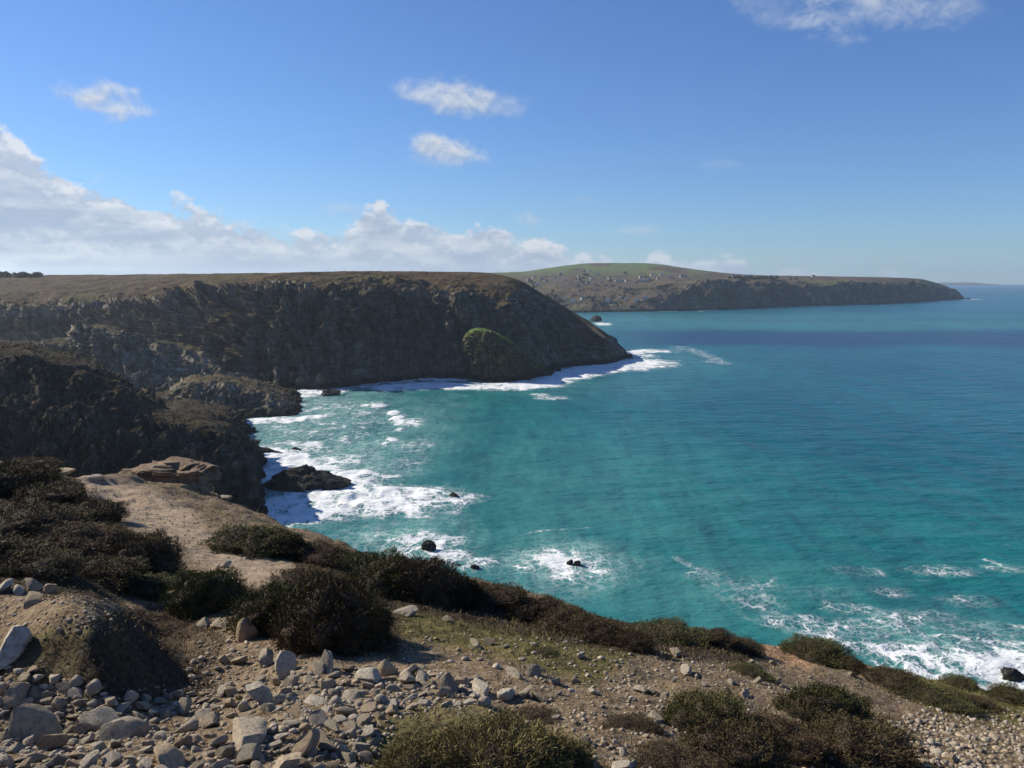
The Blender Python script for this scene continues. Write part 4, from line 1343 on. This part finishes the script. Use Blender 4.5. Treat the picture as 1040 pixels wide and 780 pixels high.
# ------------------------------------------------------------------ heather, gorse and turf
def blades(pos, dirs, length, width, rng, tone, curl=.25):
    """Narrow leaf sprays: two triangles each, folded at the tip."""
    n = len(pos)
    side = np.cross(dirs, rng.normal(size=(n, 3))); side /= np.linalg.norm(side, axis=1)[:, None] + 1e-9
    L = length[:, None]; Wd = width[:, None]
    bend = rng.normal(size=(n, 3)) * curl * L
    a = pos - side * Wd * .5; b = pos + side * Wd * .5
    c = pos + dirs * L * .6 + side * Wd * .62 + bend * .35; d = pos + dirs * L * .6 - side * Wd * .62 + bend * .35
    e = pos + dirs * L + bend
    v = np.stack([a, b, c, d, e], 1).reshape(-1, 3)
    i = np.arange(n)[:, None] * 5
    f = np.concatenate([np.stack([i + 0, i + 1, i + 2, i + 3], -1).reshape(-1, 4), np.stack([i + 3, i + 2, i + 4, i + 4], -1).reshape(-1, 4)])
    tri = np.concatenate([np.concatenate([i + 0, i + 1, i + 2], 1), np.concatenate([i + 0, i + 2, i + 3], 1), np.concatenate([i + 3, i + 2, i + 4], 1)])
    return v, tri, np.repeat(tone, 5)


def make_bush(seed, n=15000, length=.060, width=.0115, lump=.34, up=.5, flat=.62):
    """Foliage and stems of a cushion-shaped heather bush about 2 wide and 1 high, centred on its foot."""
    r = np.random.default_rng(seed)
    u = r.normal(size=(n, 3)); u[:, 2] = np.abs(u[:, 2]) * 1.0 - .05
    u /= np.linalg.norm(u, axis=1)[:, None]
    lob = 1 + lump * (fbm(u * 1.9 + seed, 3) * 1.5) + .20 * fbm(u * 4.5 + seed, 3)
    rad = lob * (.80 + .22 * r.random(n) ** .6)
    p = u * rad[:, None]
    p[:, 2] = np.sign(p[:, 2]) * np.abs(p[:, 2]) ** .85
    d = u * (1 - up) + np.array([0, 0, up]) + r.normal(size=(n, 3)) * .38
    d /= np.linalg.norm(d, axis=1)[:, None]
    L = length * r.uniform(.55, 1.45, n); Wd = width * r.uniform(.6, 1.4, n)
    tone = np.clip(.45 + .38 * fbm(u * 3.1 + seed + 4, 3) + r.normal(size=n) * .17, 0, 1)
    gap = fbm(u * 4.2 + seed * 3, 3) > -.22          # thin places where the stems show
    keep = gap | (r.random(n) < .25)
    p, d, L, Wd, tone = p[keep], d[keep], L[keep], Wd[keep], tone[keep]
    n = len(p)
    fv, ff, ft = blades(p, d, L, Wd, r, tone)
    # woody core: the thicket of stems behind the leaves
    cv, cf = ICO[4]
    cl = .80 * (1 + lump * (fbm(cv * 1.9 + seed, 3) * 1.5) + .20 * fbm(cv * 4.5 + seed, 3))
    cv = cv * cl[:, None]
    cv[:, 2] = np.sign(cv[:, 2]) * np.abs(cv[:, 2]) ** .85
    cv[:, 2] = np.maximum(cv[:, 2], -.35)
    m2 = n // 5
    k = r.integers(0, n, m2)
    tv, tf, tt = blades(p[k] * .78, d[k] + r.normal(size=(m2, 3)) * .2, length * r.uniform(1.8, 4.2, m2), np.full(m2, width * .42), r, r.random(m2) ** .7, .12)
    return (fv, ff, ft), (np.concatenate([cv, tv]), np.concatenate([cf, tf + len(cv)]), np.concatenate([r.random(len(cv)) * .25, tt]))


def mesh_data(name, v, f, m, tone):
    o = mesh_obj(name, v, f.astype(int), m, smooth=False, attrs={'tone': tone})
    me = o.data
    bpy.data.objects.remove(o)
    return me


BUSH = {}
for key, mats, seeds, kw in (('g', M_HEATHG, (1, 2, 3), {}), ('d', M_HEATHER, (4, 5, 6), {}), ('b', M_HEATHB, (7, 8), {}), ('y', M_GORSE, (9, 10), dict(n=26000, length=.07, width=.0085, lump=.36, up=.6))):
    for s in seeds:
        (fv, ff, ft), (cv, cf, ct) = make_bush(s, **kw)
        BUSH.setdefault(key, []).append((mesh_data('foliage', fv, ff, mats, ft), mesh_data('stems', cv, cf, M_TWIG, ct)))

rb = random.Random(4)


def put_bush(px, py, w, h, kind, label, group='heather bushes on the clifftop', name='heather_bush', deep=.8):
    (pt,), ok = hit(px, py)
    if not ok[0]:
        return None
    Y = pt[1]
    hw = w * .56 * Y / F
    fol, stm = rb.choice(BUSH[kind])
    cy = Y + hw * deep * .85
    z = min(float(gz(pt[0], cy)), float(gz(pt[0], Y)) + .3)
    hh = h * (Y + hw * deep * .5) / F * .69
    t = empty(name, (pt[0], cy, z - .03), rb.uniform(-3.1, 3.1))
    for nm, me in (('foliage', fol), ('stems', stm)):
        o = bpy.data.objects.new(nm, me)
        COL.objects.link(o)
        o.parent = t
    t.scale = (hw, hw * deep if abs(math.sin(t.rotation_euler.z)) < .7 else hw, hh)
    return tag(t, label, 'heather', group)


BUSHES = [
    # the dark slope on the left
    (12, 482, 62, 17, 'd', 'low dark heather on the skyline at the far left end of the rim'),
    (44, 494, 46, 13, 'd', 'low heather on the rim just below the long pale rock ledge'),
    (-24, 505, 110, 44, 'd', 'dark heather cut by the left edge of the photo under the skyline'),
    (34, 517, 86, 34, 'd', 'dark heather clump below the rim ledge on the left slope'),
    (78, 530, 66, 30, 'd', 'dark heather clump whose right side meets the sandy clifftop'),
    (98, 548, 50, 26, 'd', 'small dark heather against the bend of the pale clifftop path'),
    (-10, 548, 120, 42, 'd', 'wide dark heather at the left edge halfway down the slope'),
    (50, 560, 96, 36, 'b', 'brown topped heather in the middle of the dark left slope'),
    (-46, 588, 120, 48, 'd', 'dark heather low at the left edge behind the row of stones'),
    (14, 586, 90, 30, 'd', 'dark heather just behind the row of stones on the mound'),
    (84, 586, 84, 30, 'd', 'shaded heather between the stone row and the rounded bush'),
    (128, 582, 80, 60, 'b', 'rounded bush with a pale brown top beside the path'),
    (124, 600, 70, 22, 'g', 'low green heather at the foot of the rounded brown bush'),
    (168, 598, 54, 20, 'g', 'green heather between the rounded brown bush and the path bush'),
    (203, 626, 74, 58, 'g', 'dark green bush hugging the left side of the path bend'),
    # beyond the path, along the rim
    (243, 562, 84, 32, 'g', 'green heather above the bend of the path'),
    (276, 566, 70, 34, 'd', 'dark heather on the rim right of the green path heather'),
    (313, 572, 74, 26, 'b', 'brownish heather on the rim above the biggest bush'),
    (352, 580, 62, 24, 'g', 'low green heather on the rim behind the biggest bush'),
    # the biggest bush and its neighbours
    (274, 643, 84, 64, 'g', 'green left part of the biggest bush, behind the upright block stone'),
    (305, 606, 80, 36, 'b', 'reddish brown heather at the back of the biggest bush'),
    (326, 662, 104, 98, 'd', 'biggest and darkest bush, behind the tall pointed stone'),
    (364, 652, 58, 62, 'd', 'dark right flank of the biggest bush casting a long shadow'),
    # ridge
    (392, 606, 84, 54, 'g', 'green heather mound starting the long ridge above the sea'),
    (428, 612, 78, 58, 'b', 'brown heather mound at the top of the ridge'),
    (462, 616, 66, 42, 'd', 'dark heather mound on the ridge below its brown top'),
    (500, 622, 74, 32, 'd', 'dark heather on the ridge above the turf strip'),
    (540, 633, 70, 28, 'b', 'brown heather halfway along the ridge'),
    (576, 644, 66, 32, 'd', 'dark heather with deep shade on the ridge'),
    (610, 654, 66, 34, 'd', 'dark heather towards the lower end of the ridge'),
    (642, 662, 50, 28, 'd', 'last dark heather of the ridge before the turf hollow'),
    (682, 656, 80, 25, 'g', 'green heather on the rim right of the ridge end'),
    (722, 658, 64, 24, 'b', 'brown heather on the rim next to the bare orange earth'),
    (757, 664, 44, 18, 'd', 'small dark heather on the rim against the bare orange earth'),
    (838, 676, 76, 30, 'g', 'dome of heather on the rim against the white surf'),
    (868, 682, 40, 20, 'd', 'dark right end of the domed rim heather against the surf'),
    (915, 704, 60, 24, 'd', 'dark heather dome on the rim below the big surf patch'),
    (955, 722, 84, 22, 'g', 'long low heather below the rim at the lower right'),
    (1000, 726, 60, 16, 'd', 'low dark heather trailing from the long low heather'),
    (984, 702, 40, 14, 'g', 'small green heather on the rim against the surf at far right'),
    (1036, 716, 44, 20, 'g', 'heather on the rim at the right edge of the photo'),
    # slope
    (726, 748, 88, 56, 'g', 'green topped bush on the slope below the pale stones'),
    (752, 790, 110, 66, 'd', 'dark bush at the bottom edge below the green topped bush'),
    (690, 790, 84, 34, 'b', 'low brown heather at the bottom edge beside the dark bush'),
    (850, 744, 100, 52, 'g', 'larger dome of heather on the right of the slope'),
    (800, 772, 90, 40, 'b', 'brown heather in shade between the two slope bushes'),
    (884, 786, 120, 56, 'd', 'dark bush at the bottom edge under the larger dome'),
    (645, 745, 62, 18, 'b', 'low brown heather beside the broad white slope stone'),
    (550, 668, 36, 9, 'g', 'tiny cushion of green heather on the turf strip'),
    (765, 690, 44, 12, 'g', 'little cushion of heather between rim and slope bushes'),
    # bottom
    (428, 800, 116, 56, 'y', 'yellow green gorse bush at the bottom edge by the rubble'),
    (505, 806, 150, 78, 'y', 'biggest gorse bush with brown sprays at the bottom edge'),
    (566, 792, 90, 50, 'y', 'right hand gorse bush with grey twigs at the bottom edge'),
    (545, 736, 56, 18, 'b', 'low brown heather behind the biggest gorse bush'),
]
for px, py, w, h, k, lb in BUSHES:
    gorse = k == 'y'
    o = put_bush(px, py, w, h, k, lb, 'gorse at the bottom edge' if gorse else 'heather bushes on the clifftop', 'gorse_bush' if gorse else 'heather_bush')
    if o and gorse: o['category'] = 'gorse'
    if o is None: print('bush off the ground', px, py)


def cover(name, n, maskf, m, length, width, label, up=.7, seed=0, ymax=34):
    """Ground cover blades spread where maskf(attributes) is high, denser near the camera."""
    r = np.random.default_rng(seed)
    fi = np.clip(r.random(n) * .85 + .05, 0, 1)
    t = np.log(1.9 + OFF) + r.random(n) * (np.log(ymax + OFF) - np.log(1.9 + OFF))
    y = np.exp(t) - OFF
    x = r.uniform(-1.12, 1.12, n) * (y + OFF) / 1.5
    gi = np.interp(t, tr, np.arange(NR_)); gj = np.interp(x / (y + OFF) * 1.5, ga, np.arange(NA))
    mk = maskf(lambda A: bil(A, gi, gj), x, y)
    keep = r.random(n) < mk
    x, y = x[keep], y[keep]
    k = len(x)
    p = np.stack([x, y, gz(x, y) - .005], -1)
    d = r.normal(size=(k, 3)) * .55 + np.array([.1, 0, up]); d /= np.linalg.norm(d, axis=1)[:, None]
    g = .6 + .5 * (y / 8)
    tone = np.clip(.5 + .35 * fbm(p * np.array([1, 1, 0]) / .5 + seed, 3) + r.normal(size=k) * .2, 0, 1)
    v, f, tt = blades(p, d, length * r.uniform(.5, 1.4, k) * g, width * r.uniform(.6, 1.3, k) * g, r, tone)
    tag(mesh_obj(name, v, f, m, smooth=False, attrs={'tone': tt}), label, name.replace('_', ' '), kind='stuff')
    print(name, k)


cl = lambda x, y, s, o: fbm(np.stack([x, y, x * 0 + o], -1) / s, 3)
cover('grass', 420000, lambda A, x, y: np.clip(A(turfm) * sstep(-.35, .25, cl(x, y, .45, 1)), 0, 1) * .9 + .55 * sstep(.02, .30, cl(x, y, .22, 6)) * (1 - A(pathm)), M_GRASS, .040, .0038, 'short dry turf on the clifftop', seed=31)
cover('heath_ground_cover', 420000, lambda A, x, y: np.clip(A(peat_shade_m) * sstep(-.4, .1, cl(x, y, .5, 2)), 0, 1) * .9 + .05 * sstep(.15, .45, cl(x, y, .7, 9)) * (1 - A(pathm)), M_HEATHER, .036, .0055, 'low heather and bilberry mat over the peat and shaded ground', seed=32)
cover('dead_bracken', 120000, lambda A, x, y: .65 * sstep(.05, .4, cl(x, y, .5, 3)) * (1 - A(pathm)) * (1 - A(peat_shade_m)), M_HEATHB, .035, .005, 'scraps of dead stalks over the bare earth', up=.35, seed=33, ymax=13)
# ------------------------------------------------------------------ village and woods on the far headland
from mathutils.bvhtree import BVHTree
bpy.context.view_layer.update()


def bvh_of(name):
    o = bpy.data.objects[name]
    me = o.data
    co = np.empty(len(me.vertices) * 3, np.float32); me.vertices.foreach_get('co', co)
    return BVHTree.FromPolygons([Vector(c) for c in co.reshape(-1, 3)], [tuple(p.vertices) for p in me.polygons])


BF = bvh_of('far_headland')


def land_at(b, px, py):
    x, y, z = ray(px, py)
    h = b.ray_cast(Vector((0, 0, H)), Vector((float(x), float(y), float(z))).normalized())
    return h[0]


def m_plain(name, c, v=.2):
    m, n = mat(name)
    r = n.rand()
    n.out(n.mix(r, c, tuple(k * (1 - v) for k in c)), .85, None, .1)
    return m


M_WALL = m_plain('white_render', (.52, .51, .48), .5)
M_SLATE = m_plain('grey_slate', (.17, .17, .18), .3)


def house_mesh(L, Wd, hgt, pitch):
    me = bpy.data.meshes.new('house')
    x, y = L / 2, Wd / 2
    e = .35
    v = [(-x, -y, -3), (x, -y, -3), (x, y, -3), (-x, y, -3), (-x, -y, hgt), (x, -y, hgt), (x, y, hgt), (-x, y, hgt), (-x, 0, hgt + pitch), (x, 0, hgt + pitch)]
    k = len(v)
    v += [(-x - e, -y - e, hgt - .1), (x + e, -y - e, hgt - .1), (x + e, 0, hgt + pitch + .3), (-x - e, 0, hgt + pitch + .3), (-x - e, y + e, hgt - .1), (x + e, y + e, hgt - .1)]
    f = [(0, 1, 5, 4), (1, 2, 6, 9, 5), (2, 3, 7, 6), (3, 0, 4, 8, 7), (k, k + 1, k + 2, k + 3), (k + 3, k + 2, k + 5, k + 4)]
    q = len(v)      # chimney on the ridge
    cx = x * .8
    v += [(cx - .6, -.6, hgt + pitch - .5), (cx + .6, -.6, hgt + pitch - .5), (cx + .6, .6, hgt + pitch - .5), (cx - .6, .6, hgt + pitch - .5), (cx - .6, -.6, hgt + pitch + 1.6), (cx + .6, -.6, hgt + pitch + 1.6), (cx + .6, .6, hgt + pitch + 1.6), (cx - .6, .6, hgt + pitch + 1.6)]
    f += [(q, q + 1, q + 5, q + 4), (q + 1, q + 2, q + 6, q + 5), (q + 2, q + 3, q + 7, q + 6), (q + 3, q, q + 4, q + 7), (q + 4, q + 5, q + 6, q + 7)]
    me.from_pydata(v, [], f)
    me.materials.append(M_WALL); me.materials.append(M_SLATE)
    for i, p in enumerate(me.polygons): p.material_index = 1 if i in (4, 5) else 0
    return me


HM = [house_mesh(9, 7, 4.8, 2.8), house_mesh(13, 7.5, 5.0, 3.0), house_mesh(8, 7, 3.2, 2.6), house_mesh(24, 8, 5.5, 3.0)]
rh = random.Random(12)
HS = [(694, 281.6, 3, 'long white building on the shoulder where the hill runs down to the headland'), (654, 285.8, 3, 'long white building among the middle row of the village houses'), (762, 281.4, 1, 'white house standing alone on the skyline halfway along the far headland'),
      (826, 281.6, 1, 'lone white house far out on the skyline of the far headland'), (628, 286.2, 3, 'white terrace at the left of the middle row of the village'),
      (593, 275.6, 1, 'white house high on the green hill above the village'), (617, 306.2, 1, 'white house low by the shore of the far bay'), (545, 290.0, 1, 'white house closest to the near headland in the far village')]
for c in ((636, 286), (644, 286.4), (668, 283.4), (676, 283.8), (682, 282.2), (555, 286), (562, 283.6), (568, 282.4), (574, 284.8), (587, 282.4), (598, 276.4), (613, 282.6), (636, 305.2), (646, 306.2), (582, 307), (588, 306.6), (622, 306.8), (640, 304.6), (600, 284), (606, 285.2), (619, 283.6),
          (550, 284.6), (558, 281), (580, 281.2), (592, 285), (660, 284.6), (688, 284.2), (700, 283.4), (757, 281.7), (768, 281.8), (745, 281.4), (650, 282.4), (663, 280.6), (672, 280.2), (630, 281.4), (642, 281.6), (608, 280), (565, 287.6), (577, 288.6), (586, 287.2), (597, 288), (612, 287.6), (604, 303.4), (630, 303), (593, 304.6), (576, 303.6), (655, 303.8), (570, 279.4), (536, 284.8), (542, 282.6)):
    if rh.random() < .35: continue
    HS.append((c[0] + rh.uniform(-.8, .8), c[1] + rh.uniform(-.3, .3), rh.choice((0, 0, 1, 2, 2)), None))
for px, py, k, lb in HS:
    h = land_at(BF, px, py)
    if h is None: continue
    o = bpy.data.objects.new('house', HM[k])
    COL.objects.link(o)
    o.location = h
    o.rotation_euler = (0, 0, rh.uniform(-.5, .5) + (math.pi if rh.random() < .5 else 0))
    tag(o, lb or 'small pale house among the others of the village across the bay', 'house', 'houses of the village across the bay' if lb is None else 'landmark houses across the bay')

M_WOOD = m_leaf('dark_wood', [(0, (.025, .030, .014)), (.5, (.045, .052, .022)), (1, (.075, .078, .035))], .5)


def wood(name, spots, label):
    r = np.random.default_rng(len(spots))
    vs_, fs_, tt_, b0 = [], [], [], 0
    for (x, y, z, s) in spots:
        n = 46
        u = r.normal(size=(n, 3)); u /= np.linalg.norm(u, axis=1)[:, None]
        p = u * (s * (.55 + .45 * r.random(n)))[:, None] * np.array([1, 1, .9]) + np.array([x, y, z + s * .9])
        d = u + r.normal(size=(n, 3)) * .6; d /= np.linalg.norm(d, axis=1)[:, None]
        v, f, t = blades(p, d, np.full(n, s * .9), np.full(n, s * .65), r, np.clip(r.normal(.5, .22, n), 0, 1))
        vs_.append(v); fs_.append(f + b0); tt_.append(t); b0 += len(v)
    tag(mesh_obj(name, np.concatenate(vs_), np.concatenate(fs_), M_WOOD, smooth=False, attrs={'tone': np.concatenate(tt_)}), label, 'woodland', kind='stuff')


sp = []
for _ in range(230):
    px, py = rh.uniform(530, 700), rh.uniform(278, 308)
    if fbm(np.array([px / 26, py / 7, 3.0]), 2) < .06 + (.12 if px > 620 else 0): continue
    h = land_at(BF, px, py)
    if h: sp.append((*h, rh.uniform(2, 4)))
for _ in range(46):
    px = rh.choice((rh.uniform(738, 812), rh.uniform(750, 780)))
    py = 283.0 + rh.uniform(-.5, 1.0)
    h = land_at(BF, px, py)
    if h: sp.append((*h, rh.uniform(2.2, 4.5)))
wood('far_woodland', sp, 'dark trees and hedges scattered around the far village')
BM = bvh_of('headland')
sp = []
for _ in range(46):
    px = rh.choice((rh.uniform(-30, 42), rh.uniform(0, 42)))
    h = land_at(BM, px, 281.6)
    if h: sp.append((*h, rh.uniform(2.0, 4.2) if px < 43 else rh.uniform(1, 1.8)))
wood('treeline', sp, 'low dark line of trees on the moor skyline at far left')
# ------------------------------------------------------------------ sea air
EXPOSURE = 0.46
HAZE = 0.00005


def build_haze():
    m = bpy.data.materials.new('sea_air')
    m.use_nodes = True
    n = N(m.node_tree)
    v = n.new('ShaderNodeVolumePrincipled', {'Color': (.74, .86, 1.0), 'Density': HAZE, 'Anisotropy': .42})
    o = n.new('ShaderNodeOutputMaterial')
    n.t.links.new(v.outputs[0], o.inputs['Volume'])
    x0, x1, y0, y1, z0, z1 = -17500, 17500, -60, 17200, -60, 330
    vs = [(x, y, z) for z in (z0, z1) for y in (y0, y1) for x in (x0, x1)]
    fs = [(0, 2, 3, 1), (4, 5, 7, 6), (0, 1, 5, 4), (2, 6, 7, 3), (0, 4, 6, 2), (1, 3, 7, 5)]
    tag(mesh_obj('haze', vs, fs, m, smooth=False), kind='stuff')


build_haze()
# ------------------------------------------------------------------ render settings
SC.view_settings.view_transform = 'Standard'
SC.view_settings.look = 'None'
SC.view_settings.exposure = EXPOSURE
SC.view_settings.gamma = 1
SC.view_settings.use_curve_mapping = False
SC.cycles.max_bounces = 6
SC.cycles.diffuse_bounces = 2
SC.cycles.glossy_bounces = 2
SC.cycles.volume_bounces = 1
SC.cycles.caustics_reflective = False
SC.cycles.caustics_refractive = False
SC.cycles.sample_clamp_indirect = 4
SC.cycles.use_denoising = True
SC.render.resolution_x = 1024
SC.render.resolution_y = 768
